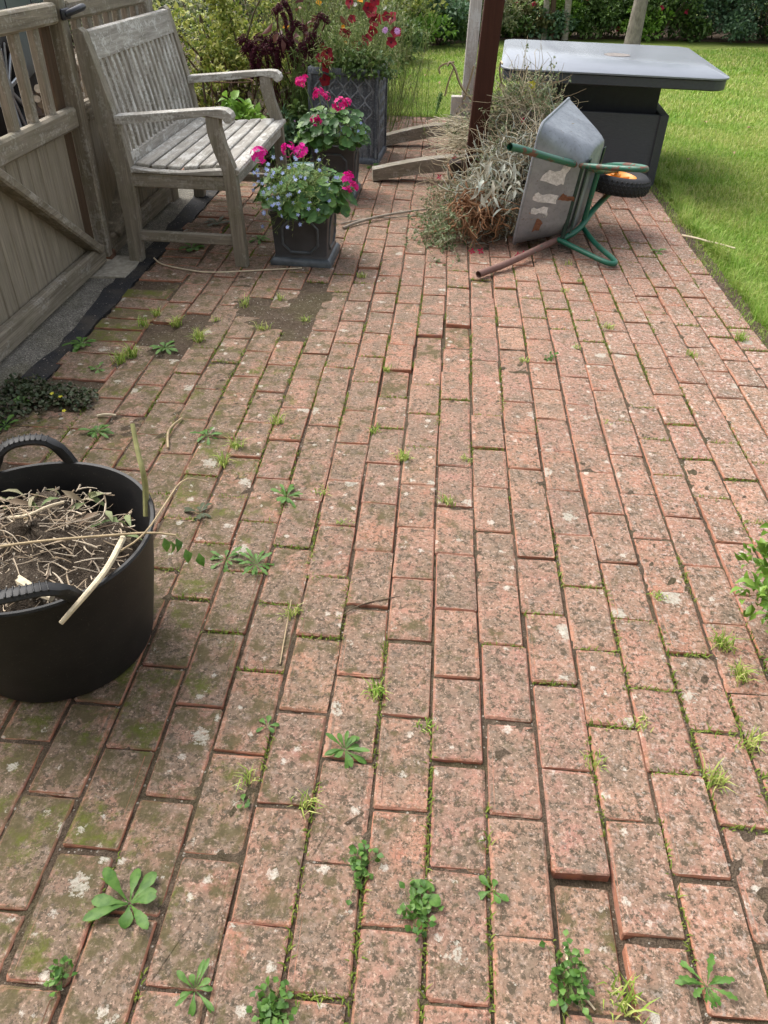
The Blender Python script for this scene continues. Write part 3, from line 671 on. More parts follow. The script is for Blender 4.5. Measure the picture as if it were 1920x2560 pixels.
# tall lead planter with lattice relief
tcx, tcy, ta, tb, th = -.70, 5.985, .245, .232, .59
tp = thing('tall_lead_planter', 'tall lead grey planter with raised lattice pattern beside the lawn', 'planter', (tcx, tcy, 0)); Mx = frame_xy(tcx, tcy, math.radians(-3))
def sq2(k, z, r=.008): return rrect(ta * k, tb * k, r, z, 2, Mx)
G().loft([sq2(.95, .03), sq2(.95, th - .045), sq2(1.0, th - .04), sq2(1.0, th - .006), sq2(.985, th), sq2(.90, th), sq2(.89, th - .05)], cap1=False).obj('body', LEAD, tp, True)
G().loft([sq2(1.03, 0), sq2(1.03, .022), sq2(1.0, .034), sq2(.96, .038)]).obj('plinth', LEAD, tp, True)
for q, (half, off) in enumerate(((ta, tb), (tb, ta), (ta, tb), (tb, ta))):
    Mf = Mx @ Matrix.Rotation(q * math.pi / 2, 4, 'Z'); yv = -off * .95 - .001; hw = half * .95
    def P(x, z): return Mf @ Vector((x, yv, z))
    g = G(); nper = 4; pw = 2 * (hw - .035) / nper; z0, z1 = .20, th - .055
    for i in range(nper + 1):
        for sg in (-1, 1):
            pts = []
            for s_ in range(41):
                z = z0 + (z1 - z0) * s_ / 40; x = -hw + .035 + i * pw + sg * (pw * .5) * .5 * (1 - math.cos((z - z0) / (z1 - z0) * 2 * math.pi * 2.5)) 
                if abs(x) <= hw - .03: pts.append(P(x, z))
                else:
                    if len(pts) > 2: g.tube(pts, .0062, 6)
                    pts = []
            if len(pts) > 2: g.tube(pts, .0062, 6)
    g.obj('lattice', LEADH, tp, True)
    g = G()
    for i in range(nper * 2):
        xc = -hw + .035 + (i + .5) * pw / 2; rr = pw / 4 * .92
        g.tube([P(xc - rr, .055), P(xc - rr, .14)] + [P(xc + rr * math.cos(t), .14 + rr * 1.5 * math.sin(t)) for t in np.linspace(math.pi, 0, 9)[1:-1]] + [P(xc + rr, .14), P(xc + rr, .055)], .005, 6)
    g.obj('arcade', LEADH, tp, True)
    if q in (0, 1):
        for i in range(nper):
            for k in range(5):
                zc = z0 + (z1 - z0) * (k + .5) / 5.0; xc = -hw + .035 + (i + .5) * pw + (pw / 2 if k % 2 else 0)
                if abs(xc) < hw - .05: G().lathe([(0, .009), (.008, .008), (.013, .003), (.018, .006), (.022, .0)], Mf @ Matrix.Translation((xc, yv, zc)) @ Matrix.Rotation(math.pi / 2, 4, 'X'), 10).obj('roundel', LEAD, tp, True)
    for sx in (-1, 1): moved(G().box((sx * hw - .016, yv - .006, .036), (sx * hw + .016, yv + .012, th - .042), .003), Mf).obj('corner_band', LEAD, tp)
g = G(); r0 = sq2(.895, th - .045); g.add(r0, [tuple(range(len(r0)))]); g.obj('compost', SOILP, tp)

# ================================================================== FLOWERS AND FOLIAGE
M['geran'] = leafmat('geranium_leaf', [(0.085, 0.20, 0.035), (0.12, 0.27, 0.05), (0.17, 0.33, 0.075)], .5, .25)
def objleaf(name, cols, trans=.22):
    n = NT(name); k = n.objrand(); c = n.ramp(k, [(i / (len(cols) - 1), c) for i, c in enumerate(cols)]); v = n.noise(n.obj(), 60, 3); c = n.mix(n.rng(v, .4, .7, 0, .4), c, tuple(x * .55 for x in cols[0]))
    n.set(color=c, rough=.5, spec=.4); n.translucent(c, trans); n.bump(v, .3, .004); return n.m
M['gleaf'] = objleaf('geranium_round_leaf', [(0.035, 0.10, 0.02), (0.06, 0.155, 0.03), (0.085, 0.21, 0.04), (0.15, 0.27, 0.05)])
M['pink'] = leafmat('geranium_pink', [(0.62, 0.01, 0.16), (0.75, 0.015, 0.24), (0.55, 0.005, 0.20)], .6, .3)
M['magenta'] = leafmat('magenta_petal', [(0.65, 0.005, 0.26), (0.80, 0.02, 0.36), (0.58, 0.01, 0.22)], .6, .3)
M['crimson'] = leafmat('petunia_red', [(0.22, 0.004, 0.012), (0.30, 0.006, 0.02), (0.16, 0.003, 0.015)], .6, .25)
M['lobelia'] = leafmat('lobelia_blue', [(0.36, 0.45, 0.80), (0.50, 0.58, 0.86), (0.28, 0.36, 0.75)], .6, .3)
M['lilac'] = leafmat('scabious_lilac', [(0.68, 0.36, 0.70), (0.78, 0.48, 0.78), (0.6, 0.3, 0.62)], .6, .3)
M['orange'] = leafmat('poppy_orange', [(0.85, 0.30, 0.01), (0.9, 0.42, 0.02)], .6, .3)
M['white'] = leafmat('white_petal', [(0.7, 0.7, 0.62), (0.8, 0.78, 0.72)], .6, .3)
M['amar'] = leafmat('amaranth_tassel', [(0.055, 0.006, 0.016), (0.09, 0.010, 0.022), (0.035, 0.004, 0.012)], .8, .1)
M['amarleaf'] = leafmat('amaranth_leaf', [(0.10, 0.045, 0.05), (0.16, 0.06, 0.04), (0.12, 0.085, 0.075)], .6, .2)
M['stemg'] = plain('green_stem', (0.13, 0.20, 0.05), .6, 0, .2); M['twig'] = plain('woody_stem', (0.12, 0.085, 0.055), .85, 0, .3)
M['fine'] = leafmat('lobelia_foliage', [(0.12, 0.22, 0.04), (0.20, 0.30, 0.07), (0.30, 0.36, 0.12), (0.10, 0.17, 0.04)], .6, .2)

def round_leaf(seed, r):
    q = random.Random(seed); n = 14; V = [(0, 0, -r * .10)]
    for ring_, zz in ((.55, .02), (1.0, .16)):
        for j in range(n):
            a = math.radians(20) + math.radians(320) * j / (n - 1) + math.pi / 2 * 3 - math.radians(180)
            rr = r * ring_ * (1 + .07 * math.sin(j * 2.6) + q.gauss(0, .03)); V.append((rr * math.cos(a), rr * math.sin(a), r * (zz + q.gauss(0, .035) + .06 * (-1) ** j * (ring_ > .9))))
    F = [(0, j + 1, j + 2) for j in range(n - 1)] + [(j + 1, n + j + 1, n + j + 2, j + 2) for j in range(n - 1)]
    g = G().add(V, F); return g.mesh('leaf', M['gleaf'], True, fix=False)
RL = [round_leaf(i, .024 + .004 * (i % 4)) for i in range(8)]

def orient(n, up=(0, 0, 1)): return Vector(n).to_track_quat('Z', 'Y').to_matrix().to_4x4()
def put_leaf(root, p, nrm, sc, me):
    o = bpy.data.objects.new('leaf', me); link(o, root)
    o.matrix_local = Matrix.Translation(Vector(p) - root.location) @ orient(nrm) @ Matrix.Rotation(R.uniform(0, 6.28), 4, 'Z') @ Matrix.Scale(sc, 4); return o
def petals(c, nrm, r, k=5, cup=.25, wide=.9):
    """one open flower of k petals as numpy leaves"""
    nrm = Vector(nrm).normalized(); x = nrm.orthogonal().normalized(); y = nrm.cross(x); a0 = R.uniform(0, 6.28)
    D = np.array([list(x * math.cos(a0 + 6.2832 * i / k) + y * math.sin(a0 + 6.2832 * i / k) + nrm * cup) for i in range(k)])
    return leaves(np.repeat(np.array([list(c)]), k, 0), D, r, r * wide, .08, .12, np.repeat(np.array([list(nrm)]), k, 0))
class NP:
    def __init__(s): s.V = []; s.F = []; s.n = 0
    def add(s, VF):
        V, F = VF; s.V.append(V); s.F.append(F + s.n); s.n += len(V); return s
    def obj(s, name, mat, parent=None, smooth=False): return place(name, npmesh(name, np.concatenate(s.V), np.concatenate(s.F), mat, smooth), parent)

def flower_head(root, p, r, mat, n=16, base=None, name='flower_head', up=(0, 0, 1)):
    b = NP(); up = Vector(up)
    for i in range(n):
        d = Vector((R.gauss(0, 1), R.gauss(0, 1), R.gauss(.35, .7))).normalized()
        c = Vector(p) + d * r * R.uniform(.6, 1.25); b.add(petals(c, d, r * .5, 5, .3, .85))
    o = b.obj(name, mat, root)
    if base is not None:
        mid = (Vector(base) + Vector(p)) / 2 + Vector((R.gauss(0, .008), R.gauss(0, .008), 0.01))
        G().tube([base, mid, p], .0028, 5).obj('flower_stem', M['stemg'], root)
    return o

def geranium(label, cx, cy, z, rx, rz, nleaf, heads, group=None, shift=(0, 0), mat='pink'):
    t = thing('geranium_plant', label, 'geranium', (cx, cy, z - .03))
    for i in range(nleaf):
        d = Vector((R.gauss(0, 1), R.gauss(0, 1), abs(R.gauss(.25, .7)))).normalized(); s_ = R.uniform(.7, 1.0)
        p = Vector((cx + shift[0] + d.x * rx * s_, cy + shift[1] + d.y * rx * s_, z + .0 + d.z * rz * s_ + (.0 if d.z > .3 else -.02 * R.random())))
        nn = (d * .8 + Vector((0, -.25, .65)) + Vector((R.gauss(0, .25), R.gauss(0, .25), 0))).normalized()
        put_leaf(t, p, nn, R.uniform(.75, 1.15), RL[i % 8])
    P0 = np.array([[cx + R.gauss(0, .03), cy + R.gauss(0, .03), z - .02] for _ in range(40)]); D = NR.normal(size=(40, 3)) * [1, 1, .5] + [0, 0, .6]
    P1 = np.array([cx, cy, z]) + unit(D) * [rx * .85, rx * .85, rz * .85]
    V, F = stems_np(curly(P0, P1, .08, 5), .003, 4); place('stalks', npmesh('stalks', V, F, M['stemg']), t)
    for (p, r, mt) in heads: flower_head(t, p, r, M[mt], 15, Vector((cx, cy, z)) * .35 + Vector(p) * .65 - Vector((0, 0, .06)))
    return t
def at(u, v, y): return Vector(GY(u, v, y))
g1 = geranium('pink flowered geranium with round leaves in the nearest charcoal planter', -.668, 3.80, .275, .245, .16, 210,
    [(at(648, 390, 3.78), .034, 'magenta'), (at(720, 375, 3.86), .028, 'magenta'), (at(752, 378, 3.82), .032, 'magenta'), (at(868, 452, 3.72), .034, 'magenta'), (at(884, 470, 3.74), .026, 'pink')], mat='magenta')
g2 = geranium('pink flowered geranium with bright green leaves in the second charcoal planter', -.662, 4.995, .31, .225, .20, 200,
    [(at(756, 205, 5.05), .034, 'pink'), (at(796, 235, 5.0), .030, 'pink'), (at(815, 242, 5.0), .022, 'pink'), (at(850, 262, 4.95), .036, 'pink'), (at(868, 258, 4.98), .026, 'pink'), (at(792, 303, 4.84), .030, 'pink')], shift=(-.02, -.02))
# lobelia trailing from both planters
def lobelia(label, cx, cy, z, rx, n, trail, nf=46, fx=(0, 0)):
    t = thing('lobelia_plant', label, 'lobelia', (cx, cy, z))
    D = unit(NR.normal(size=(n, 3)) * [1, 1, .55] + [0, -.35, .35]); P0 = np.array([cx, cy, z]) + NR.normal(size=(n, 3)) * [.03, .03, .005]
    P1 = np.array([cx, cy, z]) + D * rx * NR.uniform(.6, 1.1, (n, 1)); P1[:, 2] -= np.where(NR.random(n) < .35, NR.uniform(0, trail, n), 0)
    pa = curly(P0, P1, .12, 6, 0, .02); V, F = stems_np(pa, .0012, 3); place('stems', npmesh('stems', V, F, M['fine']), t)
    idx = NR.integers(0, n, n * 9); kk = NR.integers(2, 6, n * 9); P = pa[idx, kk] + NR.normal(size=(n * 9, 3)) * .004
    b = NP(); b.add(leaves(P, NR.normal(size=(n * 9, 3)) + [0, -.2, .5], NR.uniform(.010, .022, n * 9), .004)); o = b.obj('foliage', M['fine'], t); o['kind'] = 'stuff'
    b = NP()
    for i in NR.integers(0, n, nf): b.add(petals(pa[i, 5] + np.array([0, -.004, .006]), (R.gauss(0, .5), -1, R.gauss(.5, .5)), .011, 5, .1, .55))
    o = b.obj('flowers', M['lobelia'], t); o['kind'] = 'stuff'; return t
lobelia('blue lobelia spilling over the front of the nearest charcoal planter', -.69, 3.71, .33, .20, 260, .13, 85)
lobelia('small patch of blue lobelia at the right of the second charcoal planter', -.56, 4.93, .36, .085, 40, .03, 16)

def shrub(name, label, cat, c, r, n, ll, lw, mat, group=None, clumps=26, cr=.32, stems=14, flowers=None, up=.5, hollow=.35, lowest=0.05):
    cx, cy = c; rx, ry, rz = r; t = thing(name, label, cat, (cx, cy, 0), group)
    D = unit(NR.normal(size=(clumps, 3))); rad = NR.uniform(hollow, 1, (clumps, 1)); C = D * rad; C[:, 2] = C[:, 2] * .5 + .5
    C = C * [rx, ry, rz] + [cx, cy, 0]; C[:, 2] = np.maximum(C[:, 2], lowest + .04)
    k = NR.integers(0, clumps, n); q = unit(NR.normal(size=(n, 3))); s_ = cr * np.array([rx, ry, rz * .55]) * NR.uniform(.5, 1.15, (clumps, 1))[k]
    P = C[k] + q * s_ * NR.uniform(.55, 1, (n, 1)); P[:, 2] = np.maximum(P[:, 2], .015)
    b = NP(); L = NR.uniform(.6, 1.25, n) * ll; b.add(leaves(P, q + NR.normal(size=(n, 3)) * .6 + [0, -.15, up], L, L * lw / ll)); o = b.obj('crown', mat, t); o['kind'] = 'stuff'
    if stems:
        P0 = np.array([cx, cy, 0]) + NR.normal(size=(stems, 3)) * [rx * .2, ry * .2, 0]; P0[:, 2] = 0
        V, F = stems_np(curly(P0, C[NR.integers(0, clumps, stems)], .10, 6), .006 + .006 * rz, 5); place('stems', npmesh('stems', V, F, M['twig']), t)
    if flowers:
        b = NP(); nf, fr, fm = flowers
        for i in NR.integers(0, n, nf): b.add(petals(P[i] + np.array([0, -.03, .02]), (R.gauss(0, .5), -1, R.gauss(.3, .5)), fr, 5, .3))
        o = b.obj('flowers', fm, t); o['kind'] = 'stuff'
    return t
LM = {
 'yellow': leafmat('yellow_green_leaf', [(0.11, 0.17, 0.03), (0.24, 0.30, 0.05), (0.40, 0.43, 0.09), (0.58, 0.56, 0.18)], .5, .3),
 'mid': leafmat('mid_green_leaf', [(0.05, 0.10, 0.025), (0.085, 0.15, 0.035), (0.13, 0.20, 0.05)], .5, .25),
 'dark': leafmat('dark_green_leaf', [(0.022, 0.045, 0.018), (0.04, 0.075, 0.026), (0.065, 0.11, 0.035)], .5, .2),
 'blue': leafmat('blue_green_leaf', [(0.06, 0.12, 0.065), (0.10, 0.18, 0.09), (0.16, 0.25, 0.13)], .5, .2),
 'bright': leafmat('bright_green_leaf', [(0.13, 0.27, 0.03), (0.20, 0.36, 0.05), (0.26, 0.42, 0.08)], .5, .3),
 'pale': leafmat('variegated_leaf', [(0.12, 0.17, 0.06), (0.24, 0.28, 0.12), (0.40, 0.40, 0.22), (0.10, 0.12, 0.05)], .5, .3),
 'olive': leafmat('olive_leaf', [(0.08, 0.09, 0.03), (0.14, 0.15, 0.05), (0.22, 0.20, 0.09)], .6, .25)}
shrub('golden_shrub', 'yellow green leafy shrub with dark twigs right behind the bench back', 'shrub', (-1.62, 6.35), (.62, .45, 1.15), 5600, .042, .024, LM['yellow'], clumps=60, cr=.2, stems=36, hollow=.2)
shrub('golden_shrub', 'pale shrub behind the yellow one at the gate end', 'shrub', (-2.75, 7.6), (.8, .6, 1.3), 3200, .04, .018, LM['pale'], clumps=40, cr=.24, stems=20)
shrub('low_leafy_plant', 'blue green leafy plants on the ground seen under the far bench arm', 'plant', (-1.22, 5.72), (.26, .16, .30), 700, .055, .030, LM['blue'], clumps=18, cr=.35, stems=8)
shrub('low_leafy_plant', 'bright green broad leaves at the far corner of the bench seat', 'plant', (-1.33, 5.42), (.16, .13, .46), 160, .09, .055, LM['bright'], clumps=9, cr=.35, stems=6, up=.1)
shrub('low_leafy_plant', 'dark ground plants with a pink flower between bench and tall planter', 'plant', (-1.02, 5.85), (.13, .22, .34), 420, .06, .035, LM['mid'], clumps=14, cr=.35, stems=6, flowers=(2, .02, M['lilac']))
# feathery planting behind the planter: fine upright stems and threads
def feathery(label, c, r, n, mat, fl=None, grp=None):
    cx, cy = c; rx, ry, rz = r; t = thing('feathery_plant', label, 'plant', (cx, cy, 0), grp)
    P0 = np.array([cx, cy, 0]) + NR.normal(size=(n, 3)) * [rx * .45, ry * .45, 0]; P1 = P0 + NR.normal(size=(n, 3)) * [rx * .35, ry * .3, 0]; P1[:, 2] = rz * NR.uniform(.5, 1.1, n)
    pa = curly(P0, P1, .06, 7, 0, .01); V, F = stems_np(pa, .0025, 3); place('stems', npmesh('stems', V, F, mat), t)
    m_ = n * 16; i = NR.integers(0, n, m_); k = NR.integers(1, 7, m_); b = NP()
    b.add(leaves(pa[i, k], NR.normal(size=(m_, 3)) + [0, 0, .6], NR.uniform(.03, .08, m_), .004)); o = b.obj('foliage', mat, t); o['kind'] = 'stuff'
    if fl:
        for nf, fr, fm, kk in fl:
            b = NP()
            for q in NR.integers(0, n, nf): b.add(petals(pa[q, 6], (R.gauss(0, .5), -.8, .7), fr, kk, .35))
            o = b.obj('flowers', M[fm], t); o['kind'] = 'stuff'
    return t
FE = leafmat('feathery_green', [(0.10, 0.16, 0.035), (0.17, 0.24, 0.06), (0.26, 0.32, 0.10), (0.30, 0.28, 0.14)], .6, .3)
FE2 = leafmat('fennel_green', [(0.07, 0.13, 0.03), (0.12, 0.19, 0.045), (0.17, 0.24, 0.06)], .6, .3)
feathery('feathery green plants with orange poppies between shrub and tall planter', (-1.0, 6.75), (.55, .4, 1.15), 260, FE, [(9, .028, 'orange', 4)])
feathery('soft hanging green foliage just left of the tall planter', (-1.02, 6.05), (.14, .2, .62), 150, FE2)
feathery('tall mixed cottage plants behind the tall planter with pale flowers', (-.72, 7.35), (.5, .5, 1.0), 220, FE, [(5, .02, 'white', 6), (4, .024, 'orange', 4)])
shrub('leafy_shrub', 'green leafy shrub between the yellow shrub and the amaranth', 'shrub', (-1.15, 7.3), (.55, .4, 1.2), 3400, .045, .02, LM['olive'], clumps=44, cr=.24, stems=26, hollow=.2)
shrub('leafy_shrub', 'tall pale shrub at the back of the left border', 'shrub', (-1.9, 8.6), (.8, .5, 1.5), 3000, .055, .026, LM['yellow'], clumps=44, cr=.24, stems=20)
shrub('leafy_shrub', 'loose green shrub behind the feathery plants', 'shrub', (-.95, 8.6), (.5, .5, 1.1), 2600, .05, .022, LM['pale'], clumps=36, cr=.26, stems=20)
shrub('leafy_shrub', 'dense green shrub at the back of the border beyond the gate', 'shrub', (-3.6, 8.9), (1.0, .7, 1.5), 3000, .07, .035, LM['mid'], clumps=40, cr=.28, stems=10)
shrub('leafy_shrub', 'dark shrub in the corner behind the golden shrub', 'shrub', (-2.3, 9.9), (1.0, .6, 1.5), 3000, .07, .035, LM['dark'], clumps=40, cr=.28, stems=10)
# amaranth
am = thing('amaranth_plant', 'dark red amaranth with drooping tassels beyond the bench arm', 'amaranth', (-1.12, 6.25, 0))
tips = [(612, 95), (628, 110), (650, 92), (668, 100), (690, 88), (705, 96), (728, 105), (755, 110), (775, 90), (790, 98), (700, 20), (712, 8), (800, 40), (740, 60), (620, 120), (640, 118), (660, 120), (682, 110), (715, 115), (766, 118), (784, 112)]
for i, (u, v) in enumerate(tips):
    p = at(u, v, 5.95 + R.gauss(0, .05)); b = Vector((-1.12 + R.gauss(0, .05), 6.28, .0))
    top = p + Vector((0.05 * R.choice((-1, 1)), .02, .0)); ln = R.uniform(.10, .20)
    path = [top - Vector((0, 0, .03)), p + Vector((0, 0, .01)), p + Vector(((p.x - top.x) * .7, -.01, -ln * .4)), p + Vector(((p.x - top.x) * .9, -.01, -ln))]
    G().tube([b, (b + top) / 2 + Vector((R.gauss(0, .05), 0, .05)), top], .005, 5).obj('stem', plain('amaranth_stem', (0.10, 0.03, 0.03), .7) if i == 0 else bpy.data.materials['amaranth_stem'], am)
    pp = np.array([[list(a_) for a_ in path]]); tt_ = NR.uniform(0, 3, 700); k = np.minimum(tt_.astype(int), 2); f = (tt_ - k)[:, None]
    base = pp[0][k] * (1 - f) + pp[0][k + 1] * f; rad = .014 * (1.1 - tt_ / 4)[:, None]
    nn = NP(); q = unit(NR.normal(size=(700, 3))); nn.add(leaves(base + q * rad, q + [0, 0, -.4], .011, .008)); nn.obj('tassel', M['amar'], am)
D = NR.normal(size=(60, 3)) * [.16, .06, .17] + [-.99, 6.02, .68]; b = NP(); b.add(leaves(D, NR.normal(size=(60, 3)) + [0, -.3, -.3], NR.uniform(.06, .11, 60), .04)); b.obj('foliage', M['amarleaf'], am)
# petunias and scabious in the tall planter
pt = thing('petunia_plant', 'dark red petunias with lilac scabious filling the tall planter', 'petunia', (tcx, tcy, th - .03))
n = 420; P0 = np.array([tcx, tcy, th - .03]) + NR.uniform(-1, 1, (n, 3)) * [.2, .19, 0]; P1 = P0 + NR.normal(size=(n, 3)) * [.09, .08, 0] + [0, 0, 0]; P1[:, 2] = th + np.abs(NR.normal(size=n)) * .16
pa = curly(P0, P1, .1, 6, 0, .01); V, F = stems_np(pa, .0018, 3); place('stems', npmesh('stems', V, F, FE2), pt)
m_ = n * 12; i = NR.integers(0, n, m_); k = NR.integers(1, 6, m_); b = NP(); b.add(leaves(pa[i, k] + NR.normal(size=(m_, 3)) * .008, NR.normal(size=(m_, 3)) + [0, -.2, .4], NR.uniform(.025, .06, m_), .006)); o = b.obj('feathery_foliage', FE, pt); o['kind'] = 'stuff'
n = 900; P = np.array([tcx + .10, tcy - .17, th + .01]) + NR.normal(size=(n, 3)) * [.10, .05, .06]; P[:, 2] = np.abs(P[:, 2] - th + .02) + th - .05
b = NP(); b.add(leaves(P, NR.normal(size=(n, 3)) + [0, -.6, .2], NR.uniform(.025, .045, n), .024)); o = b.obj('trailing_leaves', LM['mid'], pt); o['kind'] = 'stuff'
for u, v, s_, mt in [(876, 5, .03, 'crimson'), (928, 30, .034, 'crimson'), (940, 52, .036, 'crimson'), (920, 20, .028, 'crimson'), (981, 46, .032, 'crimson'), (918, 100, .032, 'crimson'), (978, 107, .03, 'crimson'), (891, 116, .03, 'crimson'), (932, 76, .026, 'crimson'), (868, 84, .024, 'crimson'), (858, 82, .022, 'crimson'),
        (818, 133, .03, 'crimson'), (820, 149, .03, 'crimson'), (816, 167, .028, 'crimson'), (800, 146, .024, 'crimson'), (812, 200, .03, 'crimson'), (806, 118, .02, 'crimson'), (965, 42, .024, 'crimson'), (880, 48, .022, 'crimson'), (936, 0, .03, 'crimson'), (990, 82, .03, 'crimson')]:
    y = 5.76 if v > 120 else 5.95; p = at(u, v, y); b = NP(); b.add(petals(p, (R.gauss(0, .35), -1, R.gauss(.35, .3)), s_ * 1.4, 5, .28, 1.15)); o = b.obj('flower', M[mt], pt)
    nn = NP(); nn.add(petals(p + Vector((0, -.004, .002)), (0, -1, .3), s_ * .3, 5, .5, .9)); nn.obj('flower_eye', M['amar'], o)
for u, v in [(963, 76), (993, 78)]:
    p = at(u, v, 5.9); b = NP()
    for k in range(4): b.add(petals(p, (R.gauss(0, .15), -1, .5), .024 - k * .004, 12, .15 + .22 * k, .4))
    b.obj('flower', M['lilac'], pt)
for u, v, mt in [(888, 12, 'white'), (858, 68, 'orange'), (865, 105, 'orange')]:
    b = NP(); b.add(petals(at(u, v, 6.0), (0, -1, .5), .016, 7, .4)); b.obj('flower', M[mt], pt)
# rusty plant hoop and the green pot behind
g = G(); c = at(570, 200, 5.75); g.ring([c + Vector((.17 * math.cos(t), .10 * math.sin(t), .0)) for t in np.linspace(0, 2 * math.pi, 36, endpoint=False)], .004, 6)
for t in (0.4, 2.5, 4.6): q = c + Vector((.17 * math.cos(t), .10 * math.sin(t), 0)); g.tube([q, (q.x, q.y, -.02)], .004, 6)
o = g.obj('plant_support', bpy.data.materials['rusty_iron'], None, True); tag(o, 'rusty iron hoop plant support behind the far bench arm', 'plant support')
Mx = Matrix.Translation((-.90, 5.22, .062)) @ Matrix.Rotation(math.radians(90), 4, 'Y') @ Matrix.Rotation(.3, 4, 'X')
o = G().lathe([(0.0, -.09), (.045, -.09), (.048, -.085), (.060, .07), (.064, .07), (.064, .085), (.058, .085), (.044, -.08), (0, -.08)], Mx, 24).obj('plastic_pot', plain('teal_plastic', (0.05, 0.12, 0.11), .4), None, True); tag(o, 'dark teal plastic pot lying behind the second charcoal planter', 'pot')
# ================================================================== WHEELBARROW (lying on its side)
WO = Vector((.211, 3.606, .024)); al = math.radians(22)
WF = Vector((math.sin(al), math.cos(al), 0)); WH = Vector((math.cos(al), -math.sin(al), 0)); _t = math.radians(6)
WS = Vector((0, 0, math.cos(_t))) + WH * math.sin(_t); WN = WH * math.cos(_t) - Vector((0, 0, math.sin(_t)))
def W(f, n, s): return WO + WF * f + WN * n + WS * s
zinc = NT('galvanised_zinc'); _p = zinc.pos(); _k = zinc.noise(_p, 9, 5, .65); _f = zinc.noise(_p, 70, 4, .6)
_c = zinc.ramp(_k, [(.3, (0.19, 0.205, 0.225)), (.7, (0.32, 0.345, 0.375))]); _c = zinc.mix(zinc.rng(_f, .58, .72, 0, .5), _c, (0.12, 0.125, 0.13))
_c = zinc.mix(zinc.rng(zinc.noise(zinc.vmath('ADD', _p, (3, 3, 3)), 22, 5, .7), .66, .70, 0, .9), _c, (0.13, 0.075, 0.05))
zinc.set(color=_c, rough=zinc.rng(_f, .3, .7, .38, .6), metal=.45, spec=.6); zinc.bump(_f, .08, .003)
GREEN = metal_paint('worn_green_paint', (0.016, 0.13, 0.078), .05); GREENR = metal_paint('rusted_green_paint', (0.018, 0.125, 0.075), .14); BROWN = metal_paint('rust_brown_tube', (0.03, 0.10, 0.07), .32, (0.115, 0.062, 0.05))
wbt = thing('wheelbarrow', 'tipped over galvanised wheelbarrow with green frame, lying on its side', 'wheelbarrow', WO)
def wring(f0, f1, s0, s1, n0, n1, r, seg=6):
    """rounded rectangle in the F-S plane, depth n runs from n0 (rear) to n1 (front)"""
    out = []
    for cf, cs, a0 in ((f1 - r, s1 - r, 0), (f0 + r, s1 - r, 90), (f0 + r, s0 + r, 180), (f1 - r, s0 + r, 270)):
        for i in range(seg + 1):
            t = math.radians(a0 + 90 * i / seg); f = cf + r * math.cos(t); s_ = cs + r * math.sin(t)
            out.append(W(f, n0 + (n1 - n0) * (f - f0) / (f1 - f0), s_))
    return out
def tray_rings(i):
    L = []
    for k in (0, .25, .5, .75, .9, .97, 1.0):
        q = k if k < .9 else k
        sh = {0: 0, .25: .25, .5: .5, .75: .75, .9: .915, .97: 1.02, 1.0: 1.16}[k]; d = min(1, k * 1.0)
        L.append(wring(.475 + .125 * sh + i, 1.26 - .27 * sh - i, .0 + .085 * sh + i, .60 - .085 * sh - i, .012 + .245 * d - i * .7, -.06 + .317 * d - i * .7, .06 + .05 * min(1, sh)))
    return L
outer = tray_rings(0); inner = tray_rings(.0035)
g = G(); g.loft(outer, True, False, True); g.loft(inner, True, False, True)
tr = g.obj('tray', zinc.m, wbt, True)
G().ring(outer[0], .0075, 6).obj('rim', zinc.m, tr, True)
rim_in = outer
# dark flat brace strips across the tray bottom and paint remnants on the rear wall
strap = plain('dark_green_strap', (0.02, 0.045, 0.035), .5, .2, .3)
G().beam(W(.625, .262, .10), W(.625, .262, .47), .035, .006, WN, .001).obj('strap', strap, wbt)
G().beam(W(.93, .262, .10), W(.93, .262, .47), .035, .006, WN, .001).obj('strap', strap, wbt)
stick = NT('torn_paper_label'); _k = stick.noise(stick.pos(), 60, 4, .7); stick.set(color=stick.ramp(_k, [(.35, (0.45, 0.44, 0.42)), (.6, (0.72, 0.71, 0.69))]), rough=.8)
rustp = plain('rust_patch', (0.17, 0.075, 0.042), .9, 0, .4, 80)
def rear(d, s_, lift=.0016):
    """point on the rear wall: d 0..1 rim to bottom, s_ height"""
    k = d; f = .475 + .125 * k; n = .012 + .245 * k; nn = (WF * -.245 + WN * .0 - WN * 0).normalized()
    outn = (-WF * .245 + WN * .125).normalized() * 1
    return W(f, n, s_) + outn * lift
def blot(c, poly, mat, nm, lift=.0016):
    vs = [rear(c[0] + x, c[1] + y, lift) for x, y in poly]; m_ = sum(vs, Vector()) / len(vs)
    G().add(vs + [m_], [(i, (i + 1) % len(vs), len(vs)) for i in range(len(vs))]).obj(nm, mat, tr)
def ragged(pts, k=3, j=.012):
    out = []
    for i in range(len(pts)):
        a_, b_ = pts[i], pts[(i + 1) % len(pts)]
        for q in range(k): t = q / k; out.append((a_[0] * (1 - t) + b_[0] * t + R.gauss(0, j), a_[1] * (1 - t) + b_[1] * t + R.gauss(0, j * .4)))
    return out
blot((.45, .37), ragged([(-.22, -.02), (.05, -.035), (.20, -.03), (.22, .03), (.32, .07), (.14, .075), (.10, .03), (-.10, .03)]), stick.m, 'torn_label')
blot((.42, .27), ragged([(-.26, -.018), (.2, -.022), (.22, .018), (-.05, .022), (-.24, .012)]), stick.m, 'torn_label')
blot((.36, .20), ragged([(-.18, -.012), (.08, -.018), (.16, -.03), (.14, .012), (-.16, .014)]), stick.m, 'torn_label')
blot((.74, .275), ragged([(-.12, -.012), (.04, -.012), (.2, -.006), (.22, .01), (.04, .012), (-.02, .028)]), rustp, 'rust_patch', .0022)
blot((.36, .13), ragged([(-.06, -.04), (.06, -.03), (.1, .02), (-.02, .03)]), rustp, 'rust_patch', .0022)
